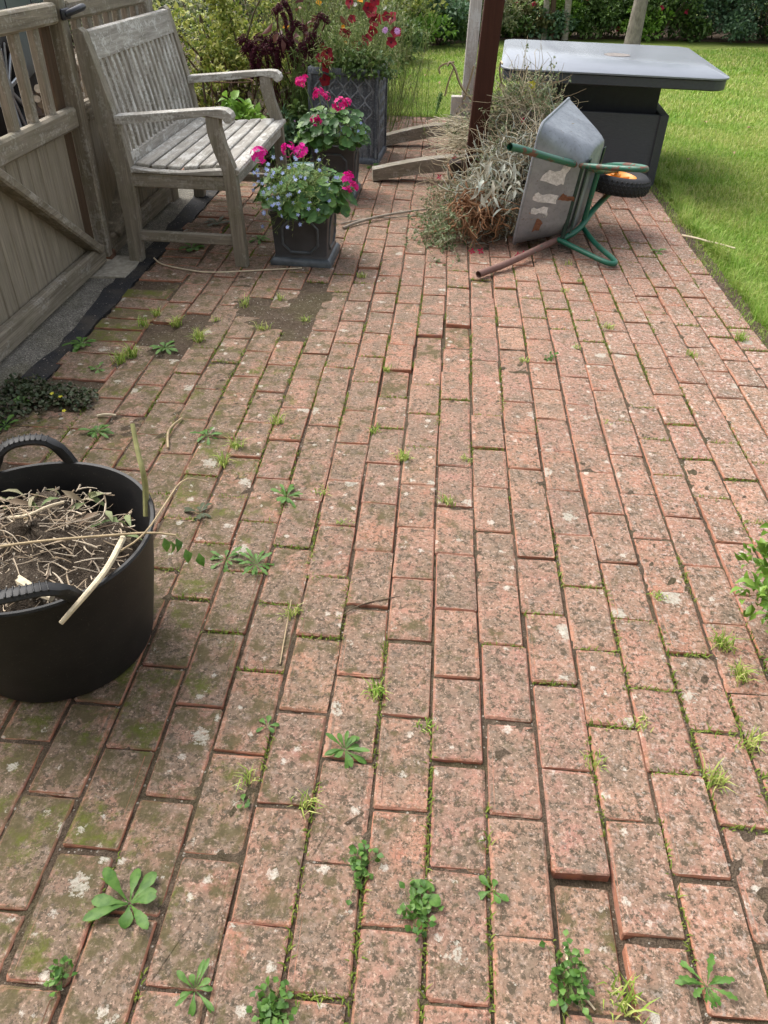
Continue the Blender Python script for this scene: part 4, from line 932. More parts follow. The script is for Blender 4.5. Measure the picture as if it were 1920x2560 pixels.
# frame tubes
def smooth_path(pts, it=2):
    pts = [Vector(p) for p in pts]
    for _ in range(it):
        q = [pts[0]]
        for a_, b_ in zip(pts, pts[1:]): q += [a_ * .75 + b_ * .25, a_ * .25 + b_ * .75]
        pts = q + [pts[-1]]
    return pts
for s0, dz, m1, m2 in ((.0, 1, BROWN, GREEN), (.57, -1, GREENR, GREENR)):
    c = .285; k = lambda f: s0 + dz * .05 * min(1, max(0, (f - .1) / .5))
    if s0 == 0: pts = [W(0, 0, 0), W(.10, .035, .005), W(.16, .065, .012), W(.34, .125, .03), W(.60, .20, .05), W(.66, .235, .07)]
    else: pts = [W(.07, 0, .57), W(.16, .035, .55), W(.34, .125, .50), W(.60, .20, .435), W(.66, .235, .42)]
    hb = G().tube(smooth_path(pts), .0165, 12, False).tube(smooth_path(pts), .0135, 12, False).obj('handle', m1, wbt, True)
    sA = s0 + dz * (.07 if s0 == 0 else .145); sB = s0 + dz * (.20 if s0 == 0 else .21)
    G().tube(smooth_path([W(.63, .225, sA - dz * .012), W(.72, .285, sA + dz * .02), W(.90, .30, (sA + sB) / 2 + dz * .03), W(1.12, .335, sB + dz * .02)]), .016, 12).obj('frame_tube', m2, wbt, True)
    lu = 0 if s0 == 0 else .075
    leg = [W(.60, .215, sA - dz * .01), W(.52, .40, sA - dz * .012 + lu * .6), W(.475, .52, sA - dz * .014 + lu), W(.50, .555, sA - dz * .014 + lu), W(.545, .54, sA - dz * .012 + lu), W(.66, .40, sA - dz * .0 + lu * .6), W(.80, .29, sA + dz * .02)]
    G().tube(smooth_path(leg, 3), .0135, 10).obj('leg', GREEN if s0 == 0 else GREENR, wbt, True)
G().tube([W(.80, .285, .10), W(.80, .285, .41)], .0135, 10).obj('cross_tube', GREEN, wbt, True)
G().tube([W(.60, .235, .06), W(.60, .235, .43)], .012, 10).obj('cross_tube', strap, wbt, True)
# wheel: axis along WS, tilted a little
wc = W(1.09, .335, .285); ax = (WS + WF * .05 - WN * .02).normalized(); Mw = Matrix.Translation(wc) @ ax.to_track_quat('Z', 'Y').to_matrix().to_4x4()
wh = G(); 
tyre_m = plain('tyre_rubber', (0.022, 0.022, 0.024), .75, 0, .3, 40, .3); rimo = plain('orange_plastic', (0.72, 0.26, 0.015), .42, 0, .12, 10, 0, .5)
prof = [(.112, -.028), (.118, -.036), (.145, -.046), (.172, -.043), (.188, -.03), (.195, -.012), (.195, .012), (.188, .03), (.172, .043), (.145, .046), (.118, .036), (.112, .028)]
rng_ = []
ty = G().lathe(prof, Mw, 48).obj('tyre', tyre_m, wbt, True)
g = G()
for j in range(44):
    for q, zz in enumerate((-.036, -.02, -.004, .012, .028)):
        a_ = 2 * math.pi * (j + .5 * (q % 2)) / 44; r = .1955 if abs(zz) < .022 else .187
        u_ = Vector((math.cos(a_), math.sin(a_), 0)); t_ = Vector((-math.sin(a_), math.cos(a_), 0)); z_ = Vector((0, 0, 1)); p_ = u_ * r + z_ * (zz + .004)
        V = [Mw @ (p_ + t_ * x * .0095 + z_ * y * .0085 + u_ * h) for h, sc in ((-.003, 1), (.0035, .75)) for x, y in ((-sc, 0), (0, -sc), (sc, 0), (0, sc))]
        g.add(V, [(4, 5, 6, 7), (0, 1, 5, 4), (1, 2, 6, 5), (2, 3, 7, 6), (3, 0, 4, 7)])
o = g.obj('tread_blocks', tyre_m, ty); o['kind'] = 'stuff'
rm = G().lathe([(.0, .012), (.022, .012), (.03, .006), (.085, .010), (.104, .022), (.112, .031), (.1145, .031), (.1145, -.031), (.112, -.031), (.104, -.022), (.085, -.010), (.03, -.006), (0, -.012)], Mw, 40).obj('rim', rimo, wbt, True)
for j in range(10):
    a_ = 2 * math.pi * j / 10; u_ = Vector((math.cos(a_), math.sin(a_), 0))
    for sg in (1, -1): G().beam(Mw @ (u_ * .028 + Vector((0, 0, .010 * sg))), Mw @ (u_ * .098 + Vector((0, 0, .014 * sg))), .007, .012, ax, .002).obj('rib', rimo, rm)
G().lathe([(0, .042), (.012, .042), (.014, .036), (.026, .03), (.028, -.03), (.014, -.036), (.012, -.042), (0, -.042)], Mw, 20).obj('hub', rimo, wbt, True)
G().tube([Mw @ Vector((0, 0, -.085)), Mw @ Vector((0, 0, .085))], .008, 10).obj('axle', iron, wbt, True)

# ================================================================== GARDEN WASTE spilled from the barrow
pile = thing('garden_waste_heap', 'heap of dead stems and pulled up plants spilling from the tipped wheelbarrow', 'garden waste', (.25, 4.5, 0))
cent = [((.50, 4.42, .30), (.16, .20, .24)), ((.36, 4.46, .24), (.20, .24, .25)), ((.22, 4.36, .14), (.20, .24, .17)), ((.45, 4.80, .44), (.20, .26, .24)), ((.30, 4.95, .35), (.24, .26, .30)), ((.10, 4.50, .09), (.16, .26, .12)), ((.47, 4.98, .52), (.14, .16, .16))]
n_ = NT('dark_core_fill'); _k = n_.noise(n_.pos(), 60, 5, .7); n_.set(color=n_.ramp(_k, [(.35, (0.045, 0.036, 0.025)), (.7, (0.16, 0.13, 0.085))]), rough=.95); n_.bump(_k, 1, .03)  # dark filler added inside the heap to block light between the stems
g = G()
for c, r in cent[:6]:
    bm = bmesh.new(); bmesh.ops.create_icosphere(bm, subdivisions=3, radius=1)
    Vv = [(c[0] + v.co.x * r[0] * .5, c[1] + v.co.y * r[1] * .5, max(.002, c[2] + v.co.z * r[2] * .5)) for v in bm.verts]; Vv = [(x + R.gauss(0, .008), y + R.gauss(0, .008), z) for x, y, z in Vv]
    g.add(Vv, [tuple(v.index for v in f.verts) for f in bm.faces]); bm.free()
o = g.obj('core', n_.m, pile); o['kind'] = 'stuff'
def pick(n, sel=None, s=1.0):
    idx = NR.choice(sel if sel is not None else len(cent), n); C = np.array([c for c, r in cent])[idx]; Rr = np.array([r for c, r in cent])[idx]
    q = unit(NR.normal(size=(n, 3))); P = C + q * Rr * s * NR.uniform(.6, 1.05, (n, 1)); P[:, 2] = np.maximum(P[:, 2], .012); return P, q
DRY = leafmat('dry_straw', [(0.18, 0.13, 0.075), (0.40, 0.32, 0.19), (0.62, 0.54, 0.38), (0.26, 0.20, 0.12), (0.50, 0.42, 0.28)], .8, .1)
SAGE = leafmat('sage_leaf', [(0.07, 0.10, 0.04), (0.15, 0.20, 0.09), (0.26, 0.30, 0.17), (0.06, 0.08, 0.03), (0.20, 0.16, 0.09)], .7, .2)
SILV = leafmat('silver_leaf', [(0.36, 0.40, 0.34), (0.48, 0.51, 0.44), (0.56, 0.55, 0.46), (0.40, 0.37, 0.29)], .8, .2)
ROOT = leafmat('root_brown', [(0.12, 0.055, 0.025), (0.24, 0.12, 0.06), (0.36, 0.20, 0.105)], .85, .05)
def clip0(p): p[..., 2] = np.maximum(p[..., 2], .006); return p
NS = 2000; P, q = pick(NS); L = NR.uniform(.06, .26, (NS, 1)); V, F = stems_np(clip0(curly(P, P + unit(q * .5 + NR.normal(size=(NS, 3)) * .9 + [-.3, 0, -.1]) * L, .16, 7, .01, .02)), NR.uniform(.0012, .0028, NS), 4); o = place('dry_stems', npmesh('dry_stems', V, F, DRY, True), pile); o['kind'] = 'stuff'
P, q = pick(520, [1, 2, 0, 1]); L = NR.uniform(.08, .2, (520, 1)); V, F = stems_np(clip0(curly(P, P + unit(NR.normal(size=(520, 3)) + [-.2, -.5, -.1]) * L, .2, 8, .01, .03)), NR.uniform(.0022, .0042, 520), 5); o = place('pale_stems', npmesh('pale_stems', V, F, SILV, True), pile); o['kind'] = 'stuff'
# roots low in front of the tray
rc = np.array(GZ(1185, 560, .08)); P = rc + NR.normal(size=(190, 3)) * [.06, .05, .04] + [0, -.06, .10]; L = NR.uniform(.06, .19, (190, 1)); V, F = stems_np(clip0(curly(P, P + unit(NR.normal(size=(190, 3)) * [1, .8, .6] + [0, -.35, -.75]) * L, .16, 8, 0, .03)), NR.uniform(.0025, .007, 190), 5); o = place('roots', npmesh('roots', V, F, ROOT, True), pile); o['kind'] = 'stuff'
for pts, r in [([(1150, 500, 4.22), (1172, 470, 4.2), (1200, 480, 4.16), (1218, 545, 4.12)], .009), ([(1172, 590, 4.08), (1178, 500, 4.18), (1165, 455, 4.25)], .006), ([(1285, 330, 4.75), (1310, 310, 4.7), (1335, 290, 4.75)], .006), ([(1292, 345, 4.72), (1302, 300, 4.75), (1330, 285, 4.8)], .006), ([(1120, 410, 4.7), (1130, 440, 4.6), (1150, 470, 4.5)], .007)]:
    G().tube(smooth_path([at(*p) for p in pts]), [r * (1 - .4 * i / 13) for i in range(len(smooth_path([at(*p) for p in pts])))], 7).obj('thick_stem', ROOT, pile, True)
P, q = pick(5200, [3, 4, 6, 4, 3, 1, 5]); b = NP(); b.add(leaves(P + q * .02, q + NR.normal(size=(5200, 3)) * .8 + [0, 0, .2], NR.uniform(.014, .036, 5200), .010, .3)); o = b.obj('small_leaves', SAGE, pile); o['kind'] = 'stuff'
# loose sprigs standing out of the heap
sp = NP(); sl = NP()
P, q = pick(110, [3, 4, 6]); L = NR.uniform(.08, .2, (110, 1)); pa = curly(P, P + unit(q * [1, .7, 1] + [0, 0, .55] + NR.normal(size=(110, 3)) * .35) * L, .1, 8, 0, .01); sp.add(stems_np(pa, .0015, 3))
i = NR.integers(0, 110, 1500); k = NR.integers(2, 8, 1500); sl.add(leaves(pa[i, k], NR.normal(size=(1500, 3)) + [0, 0, .3], NR.uniform(.01, .024, 1500), .009, .3))
ql = np.array(GZ(1110, 570, .06)); P = ql + NR.normal(size=(130, 3)) * [.07, .16, .05]; P[:, 2] = np.abs(P[:, 2]); L = NR.uniform(.06, .17, (130, 1)); pa = clip0(curly(P, P + unit(NR.normal(size=(130, 3)) + [-.3, -.3, .1]) * L, .12, 8, .0, .02)); sp.add(stems_np(pa, .0016, 3))
i = NR.integers(0, 130, 1900); k = NR.integers(1, 8, 1900); sl.add(leaves(pa[i, k], NR.normal(size=(1900, 3)) + [0, 0, .3], NR.uniform(.01, .024, 1900), .010, .3))
o = sp.obj('sprig_stems', DRY, pile); o['kind'] = 'stuff'; o = sl.obj('sprig_leaves', leafmat('sprig_green', [(0.09, 0.14, 0.05), (0.15, 0.21, 0.085), (0.24, 0.29, 0.15), (0.32, 0.33, 0.22)], .6, .25), pile); o['kind'] = 'stuff'
# long drooping silver leaves
n = 90; P = np.array([list(at(R.uniform(1185, 1290), R.uniform(400, 520), 4.15 + R.gauss(0, .05))) for _ in range(n)]); b = NP(); b.add(leaves(P, NR.normal(size=(n, 3)) * [.8, .4, .5] + [0, -.3, -.7], NR.uniform(.04, .10, n), NR.uniform(.012, .024, n), .25, .35)); b.obj('silver_leaves', SILV, pile)
# pale straw fan reaching out to the left behind the post
hub = np.array(list(at(1215, 345, 4.9))); n = 120; T_ = np.array([list(at(R.uniform(1050, 1175), R.uniform(285, 395), 5.0 + R.gauss(0, .1))) for _ in range(n)]); V, F = stems_np(curly(hub + NR.normal(size=(n, 3)) * [.05, .08, .04], T_, .09, 6), .0024, 4); o = place('straw_fan', npmesh('straw_fan', V, F, leafmat('pale_straw', [(0.55, 0.48, 0.33), (0.66, 0.60, 0.45), (0.42, 0.36, 0.24)], .8, .1)), pile); o['kind'] = 'stuff'
for pts, r in [([(1185, 255, 5.1), (1150, 215, 5.1), (1138, 170, 5.1), (1125, 152, 5.1), (1118, 165, 5.1)], .0045), ([(1160, 250, 5.1), (1175, 200, 5.1), (1185, 165, 5.1)], .0035), ([(1112, 240, 5.12), (1122, 200, 5.1), (1136, 168, 5.1)], .0032), ([(1100, 185, 5.1), (1096, 170, 5.1), (1108, 160, 5.1), (1136, 155, 5.1)], .003), ([(1255, 215, 4.95), (1248, 180, 4.95), (1252, 150, 4.95), (1256, 160, 4.9)], .003), ([(1320, 190, 4.95), (1315, 172, 4.95), (1322, 165, 4.95)], .003)]:
    sp_ = smooth_path([at(*p) for p in pts]); G().tube(sp_, r * 1.7, 6).obj('curled_stem', DRY, pile, True)
_cm = leafmat('catkin_green', [(0.09, 0.18, 0.05), (0.14, 0.25, 0.07)], .6, .2)
for (u0, v0, u1, v1) in [(1090, 282, 1100, 235), (1094, 268, 1103, 232), (1118, 330, 1122, 290), (1116, 315, 1125, 288)]:
    b = NP(); pa_ = curly(np.array([list(at(u0, v0, 5.1))]), np.array([list(at(u1, v1, 5.1))]), .02, 8)[0]; i = NR.integers(0, 8, 150); b.add(leaves(pa_[i] + NR.normal(size=(150, 3)) * .003, NR.normal(size=(150, 3)) + [0, 0, -.6], .014, .004)); b.obj('catkin', _cm, pile)
_fm = leafmat('fuchsia_red', [(0.40, 0.01, 0.05), (0.55, 0.02, 0.10)], .6, .25)
for u, v, y in [(1099, 442, 4.9), (1113, 455, 4.85), (1138, 395, 4.95), (1085, 500, 4.6), (1097, 510, 4.6), (1178, 648, 3.97), (1200, 640, 3.98), (1300, 652, 3.95), (1290, 655, 3.95), (1308, 648, 3.97), (1305, 300, 4.7)]:
    p = at(u, v, y); p.z = max(p.z, .012); b = NP(); b.add(petals(p, (R.gauss(0, .6), -1, .2), .022, 4, .5, .5)); b.add(petals(p + Vector((0, 0, -.01)), (0, -.3, -1), .018, 4, .8, .5)); b.obj('fuchsia_flower', _fm, pile)
b = NP(); b.add(petals(at(1330, 213, 4.9), (0, -1, .4), .025, 6, .3)); b.obj('yellow_leaf', leafmat('yellow_leaf', [(0.6, 0.55, 0.03), (0.65, 0.6, 0.05)], .6, .3), pile)

# ================================================================== POSTS AND CURVED TIMBERS
y0 = 4.75; pb = at(1188, 380, y0); pu = at(1226, 80, y0); pd_ = (pu - pb) / (pu.z - pb.z); pf = pb - pd_ * pb.z
po = thing('dark_brown_post', 'dark mahogany stained square post rising in front of the heap', 'post', (pf.x, y0, 0))
G().beam(pf, pf + pd_ * 2.1, .104, .10, (0, 1, 0), .004).obj('shaft', M['mahogany'], po)
fb = at(1128, 400, y0); fx = pf.x - .053
G().prism([(fx - .085, .0), (fx - .085, .255), (fx - .072, .275), (fx - .010, .277), (fx - .0005, .265), (fx - .0005, .0)], 1, y0 - .05, y0 + .04).obj('foot_block', plain('black_brown_block', (0.028, 0.015, 0.012), .45, 0, .3), po, bevel=.004)
gpst = thing('weathered_post', 'pale flaking grey post behind the dark brown post', 'post', (.16, 6.6, 0))
G().beam((.150, 6.62, .0), (.175, 6.6, 1.9), .088, .085, (0, 1, 0), .006).obj('shaft', M['greypost'], gpst)
G().box((.032, 6.50, 0), (.118, 6.575, .335), .004).obj('side_block', M['greypost'], gpst)
def timber(label, a, b2, y, h0, z_off, tilt):
    top = []; bot = []
    for i in range(13):
        t = i / 12; x = a + (b2 - a) * t; top.append((x, .078 + .085 * math.sin(t * math.pi * .62) * h0)); bot.append((x, .004 + .075 * math.sin(t * math.pi * .55) * h0))
    g = G().prism(top + bot[::-1], 1, 0, .09); Mx = Matrix.Translation((a, y, 0)) @ Matrix.Rotation(tilt, 4, 'Z') @ Matrix.Translation((-a, 0, 0))
    moved(g, Mx); o = g.obj('curved_timber', M['sleeper'], None, bevel=.004); tag(o, label, 'timber'); return o
timber('curved weathered timber lying on the bricks, the nearer of two beside the dark post', -.458, .34, 5.27, 1.0, 0, math.radians(9))
timber('curved weathered timber lying on the bricks, the farther of two by the tall planter', -.46, .20, 6.30, 1.0, 0, math.radians(9))

# ================================================================== TUB
TBX, TBY, TR, TB, TH = -.811, 1.149, .25, .20, .334
rub = NT('black_rubber'); _p = rub.pos(); _k = rub.noise(_p, 14, 5, .65); _s = rub.noise(rub.vmath('MULTIPLY', _p, (25, 25, 160)), 1, 4, .7)
_c = rub.ramp(_k, [(.3, (0.010, 0.010, 0.011)), (.75, (0.020, 0.019, 0.0185))]); _c = rub.mix(rub.rng(_s, .62, .72, 0, .35), _c, (0.07, 0.06, 0.05)); _c = rub.mix(rub.rng(rub.noise(_p, 300, 2), .68, .74, 0, .5), _c, (0.16, 0.145, 0.12))
rub.set(color=_c, rough=.52, spec=.35); rub.bump(_s, .1, .002)
tub = thing('rubber_tub', 'black flexible rubber tub of garden waste at the left edge', 'tub', (TBX, TBY, 0)); Mt = Matrix.Translation((TBX, TBY, 0))
G().lathe([(0, .004), (TB - .02, .002), (TB - .004, .008), (TB, .02), (TB + .028, TH * .55), (TR - .004, TH - .02), (TR, TH - .012), (TR + .004, TH - .004), (TR + .001, TH), (TR - .006, TH - .001), (TR - .012, TH - .02), (TB + .015, TH * .5), (TB - .012, .02), (0, .014)], Mt, 72).obj('body', rub.m, tub, True)
for a0 in (math.radians(114), math.radians(-66)):
    def HP(a_, r, z): return Vector((TBX + r * math.cos(a_), TBY + r * math.sin(a_), z))
    span = .58; out = 1 if a0 > 0 else 1
    pts = []
    for i in range(17):
        t = -1 + i / 8; a_ = a0 + t * span * .62; lift = (0.07 if a0 > 0 else .062) * (1 - abs(t) ** 3.2); pts.append(HP(a_, TR + .004 + .03 * (1 - t * t) * (.3 if a0 > 0 else .1), TH - .012 + lift))
    g = G(); ringL = []
    for i, p in enumerate(pts):
        tn = (pts[min(i + 1, 16)] - pts[max(i - 1, 0)]).normalized(); rad = (p - Vector((TBX, TBY, p.z))).normalized(); nn = tn.cross(rad).normalized(); w, h = .017, .010
        if abs(i - 8) > 5: w = .012; h = .016
        ringL.append([p + rad * (w * math.cos(k * math.pi / 4)) + nn * (h * math.sin(k * math.pi / 4)) for k in range(8)])
    g.loft(ringL); hd = g.obj('handle', rub.m, tub, True)
    for i in range(4, 13):
        p = pts[i]; tn = (pts[i + 1] - pts[i - 1]).normalized(); rad = (p - Vector((TBX, TBY, p.z))).normalized(); nn = Vector((0, 0, 1))
        G().beam(p + rad * -.014 + nn * .0078, p + rad * .014 + nn * .0078, .0032, .005, (0, 0, 1), .001).obj('grip_ridge', rub.m, hd)
# contents
waste = thing('tub_waste', 'soil, woody stalks and dead leaves filling the black tub', 'garden waste', (TBX, TBY, .19))
nr, na = 14, 40; rings = []
for i in range(nr + 1):
    rr = (TR - .024) * i / nr; L = []
    for j in range(na):
        a_ = 2 * math.pi * j / na; x = TBX + rr * math.cos(a_); y = TBY + rr * math.sin(a_)
        z = TH - .055 + .035 * (1 - (i / nr) ** 2) - .035 * (i / nr) ** 4 + .012 * math.sin(x * 37 + y * 11) + .01 * math.sin(y * 45) + R.gauss(0, .004) - (.06 if (y - TBY) > .12 and x > TBX else 0) * (i / nr)
        L.append((x, y, z))
    rings.append(L)
tsoil = soil_mat('tub_soil', (0.05, 0.036, 0.026), (0.17, 0.135, 0.10)); G().loft(rings, True, False, False).obj('soil', tsoil, waste, True)
def tz(x, y): return TH - .030 - .03 * (math.hypot(x - TBX, y - TBY) / TR) ** 2
WOODY = leafmat('woody_chips', [(0.30, 0.22, 0.14), (0.48, 0.38, 0.27), (0.60, 0.51, 0.39), (0.18, 0.12, 0.08)], .85, .05)
n = 380; a_ = NR.uniform(0, 6.283, n); r_ = np.sqrt(NR.random(n)) * (TR - .035); P = np.stack([TBX + r_ * np.cos(a_), TBY + r_ * np.sin(a_), TH - .03 - .03 * (r_ / TR) ** 2 + NR.uniform(-.005, .018, n)], 1)
d = NR.normal(size=(n, 3)) * [1, 1, .25] - (P - [TBX, TBY, TH]) * [9, 9, 0]; L = NR.uniform(.012, .06, (n, 1)); V, F = stems_np(curly(P, P + unit(d) * L, .08, 5), NR.uniform(.0008, .003, n), 4); o = place('chips', npmesh('chips', V, F, WOODY), waste); o['kind'] = 'stuff'
n = 60; P = np.stack([TBX + NR.uniform(-1, 1, n) * .13, TBY + .02 + NR.uniform(-1, 1, n) * .12, np.full(n, TH - .03) + NR.uniform(0, .02, n)], 1); V, F = stems_np(curly(P, P + unit(NR.normal(size=(n, 3)) * [1, 1, .12] - (P - [TBX, TBY, TH]) * [8, 8, 0]) * NR.uniform(.05, .14, (n, 1)), .1, 7), NR.uniform(.0012, .0028, n), 4); o = place('stalks', npmesh('stalks', V, F, WOODY, True), waste); o['kind'] = 'stuff'
n = 46; a_ = NR.uniform(.3, 2.9, n); P = np.stack([TBX + .19 * np.cos(a_), TBY + .16 * np.sin(a_), np.full(n, TH - .03)], 1) + NR.normal(size=(n, 3)) * .015; b = NP(); b.add(leaves(P, NR.normal(size=(n, 3)) * [1, 1, .4] + [0, -.3, .05], NR.uniform(.025, .06, n), .015)); b.obj('wilted_leaves', leafmat('wilted_leaf', [(0.12, 0.18, 0.06), (0.24, 0.28, 0.13), (0.36, 0.30, 0.20), (0.22, 0.15, 0.10)], .7, .2), waste)
tip = lambda u, v, z: Vector(GZ(u, v, z))
def stick(label, pts, r, mat, cat='stick', n=8):
    p = smooth_path(pts, 2); k = len(p); o = G().tube(p, [r * (1 - .35 * i / k) for i in range(k)], n).obj('stick', mat, None, True); tag(o, label, cat); return o
PALE = plain('peeled_wood', (0.62, 0.52, 0.36), .7, 0, .2, 60); TAN = plain('dry_stalk', (0.42, 0.32, 0.19), .8, 0, .25, 60); GRN = plain('green_stalk', (0.26, 0.25, 0.10), .7, 0, .3, 40)
stick('long peeled pale stick hanging over the front rim of the tub', [tip(308, 1345, .335), tip(270, 1420, .345), tip(225, 1475, .350), tip(185, 1520, .335), tip(152, 1558, .315)][::1], .0068, PALE)
stick('upright cut green stalk standing at the right rim of the tub', [tip(366, 1290, .30), tip(364, 1215, .36), tip(358, 1180, .40), tip(343, 1125, .43), tip(331, 1060, .47)], .0075, GRN)
stick('long thin golden stalk lying across the top of the tub', [tip(-40, 1372, .34), tip(100, 1352, .345), tip(250, 1340, .35), tip(380, 1330, .345), tip(440, 1338, .34)], .003, TAN)
stick('thin bent stem leaning out over the right rim of the tub', [tip(290, 1385, .33), tip(360, 1340, .36), tip(410, 1265, .37), tip(458, 1190, .37), tip(520, 1205, .33)], .0022, TAN)
stick('short split piece of bark near the front handle of the tub', [tip(45, 1450, .31), tip(95, 1480, .315), tip(130, 1495, .315)], .011, PALE)
stick('grey bent twig inside the tub near the far handle', [tip(20, 1295, .31), tip(70, 1290, .325), tip(120, 1265, .335), tip(160, 1255, .33)], .0045, PALE)
stick('short broken stem piece standing in the tub soil', [tip(62, 1280, .30), tip(68, 1310, .315), tip(78, 1345, .30)], .006, TAN)
b = NP()
for u, v in [(463, 1372), (497, 1382), (410, 1345), (425, 1350), (440, 1345)]: b.add(leaves(np.array([list(tip(u, v, .33))]), np.array([[.3, -.5, -.6]]), .03, .020))
o = b.obj('hanging_leaves', M['weed'], waste)

# ================================================================== WEEDS, TWIGS, SHRUB AT RIGHT
def spat(c, D, L, Wd, tooth=0.0):
    D = Vector(D).normalized(); S = D.cross(Vector((0, 0, 1))).normalized(); U = S.cross(D).normalized(); V = []; F = []
    ts = [0, .12, .25, .38, .5, .62, .74, .85, .94, 1.0]; ws = [.10, .14, .24, .42, .66, .88, 1.0, .92, .60, .05]; bend = R.uniform(.2, .55); tw = R.gauss(0, .25)
    for i, (t, w) in enumerate(zip(ts, ws)):
        w = w * (1 - tooth * (i % 2)); p = c + D * L * t - U * L * bend * t * t + S * L * tw * t * t * .4
        for k in (-1, 0, 1): V.append(p + S * Wd * .5 * w * k + U * (abs(k) * Wd * .13 * w + R.gauss(0, Wd * .02)))
    for i in range(len(ts) - 1):
        for k in (0, 1): a_ = i * 3 + k; F.append((a_, a_ + 1, a_ + 4, a_ + 3))
    return G().add(V, F)
def rosette(label, u, v, n, L, Wd, mat='weed', group=None, up=.45, name='weed', jag=False):
    c = Vector(GZ(u, v, 0)); t = thing(name, label, 'weed', c, group); a0 = R.uniform(0, 6.28)
    for i in range(n):
        a_ = a0 + 2.4 * i + R.gauss(0, .2); l_ = L * R.uniform(.42, 1.02); D = Vector((math.cos(a_), math.sin(a_), up * R.uniform(.3, 1.5)))
        o = spat(Vector((c.x, c.y, .004)) + D * .003, D, l_, Wd * R.uniform(.75, 1.2), .45 if 'jagged' in label or 'thistle' in label else .1).mesh('leaf', M[mat], True, fix=False); place('leaf', o, t)
    return t
def clover(label, u, v, r, n, mat='weed', group=None, h=.02, ls=.014):
    c = Vector(GZ(u, v, 0)); t = thing('weed', label, 'weed', c, group); P = np.array(list(c)) + NR.normal(size=(n, 3)) * [r * .5, r * .75, 0]; P[:, 2] = NR.uniform(.004, h, n); b = NP()
    b.add(leaves(P, NR.normal(size=(n, 3)) * [1, 1, .4] + [0, 0, .2], NR.uniform(.7, 1.2, n) * ls, ls * .85, .12, .15)); o = b.obj('foliage', M[mat], t); o['kind'] = 'stuff'
    P0 = np.repeat(np.array([list(c)]), n, 0) + NR.normal(size=(n, 3)) * [r * .2, r * .3, 0]; P0[:, 2] = -.004; V, F = stems_np(curly(P0, P, .05, 3), .0008, 3); place('stems', npmesh('stems', V, F, M['stemg']), t); return t
def tuft(label, u, v, n, h, spread, group=None, mat='grass'):
    c = np.array(GZ(u, v, 0)); P = np.repeat(c[None], n, 0) + NR.normal(size=(n, 3)) * [spread, spread, 0]; P[:, 2] = -.006; V, F = blades(P, h, .0032, .8); o = place('grass_tuft', npmesh('grass_tuft', V, F, M[mat])); tag(o, label, 'grass tuft', group); return o
rosette('large dandelion rosette with long leaves on the bricks below the tub', 325, 2262, 10, .078, .022)
rosette('flat jagged weed rosette to the right of the tub, larger of a pair', 640, 1415, 15, .062, .014)
rosette('flat jagged weed rosette to the right of the tub, smaller of a pair', 566, 1402, 11, .05, .014)
rosette('dense crumpled rosette in a brick joint at the centre bottom', 862, 1878, 16, .05, .012)
rosette('weed with three broad leaves and a clover mat at the bottom centre', 1052, 2235, 5, .038, .026); clover('small clover mat under the broad leaved weed at bottom centre', 1050, 2278, .03, 60)
clover('small round leaved weed in the joint left of the bottom centre', 900, 2165, .026, 46)
rosette('small four leaved weed in the joint right of the bottom centre', 1230, 2230, 6, .032, .014)
clover('clover filling the left side of the sunken brick hole', 1424, 2450, .03, 80); tuft('grass growing at the near end of the sunken brick hole', 1560, 2500, 60, .035, .016)
rosette('jagged weed in the joint at the bottom right corner', 1765, 2468, 12, .05, .014); clover('dark clover clump at the very bottom edge left of centre', 683, 2540, .03, 80)
rosette('weed with a yellow bud and dry stems at the bottom left', 488, 2478, 12, .045, .010); clover('tiny round leaved weed near the bottom left corner', 152, 2438, .018, 26, ls=.012)
rosette('tiny three leaved seedling below the tub on the right', 610, 2012, 4, .02, .014); rosette('tiny upright seedling right of the tub base', 668, 1818, 5, .026, .012)
rosette('spreading weed with narrow leaves above and right of the tub', 717, 1244, 13, .06, .013); rosette('small thistle like rosette in the middle of the left bricks', 520, 1092, 12, .055, .016, )
rosette('bright green weed just beyond the far handle of the tub', 243, 1084, 14, .055, .016); rosette('leafy weed on the black strip beside the edging bricks', 205, 862, 12, .075, .022)
rosette('pale weed in the bare earth patch left of centre', 412, 872, 13, .065, .018); rosette('upright light green seedling at the left edge by the tarmac', 60, 1012, 8, .045, .022, up=1.0)
rosette('small weed growing between the edging bricks', 245, 926, 8, .045, .016); rosette('low weed beside the right rim of the tub', 500, 1285, 10, .05, .014, 'weed_dark'); rosette('little weed at the left edge beside the dark creeping mat', 14, 1068, 8, .05, .018)
rosette('flat grey green weed on the bricks below the wheelbarrow wheel', 1645, 632, 8, .055, .018); rosette('leafy weed beneath the bench near its back leg', 480, 622, 10, .09, .035); rosette('reddish weed at the foot of the bench front leg', 648, 602, 10, .07, .022)
rosette('dark leaved weed under the bench seat', 545, 560, 8, .09, .035, 'weed_dark'); rosette('small weed at the foot of the tall planter', 935, 418, 8, .07, .02); clover('little weed in the joints at the centre of the patio', 1375, 900, .03, 26)
GT = 'small grass tufts in the brick joints'
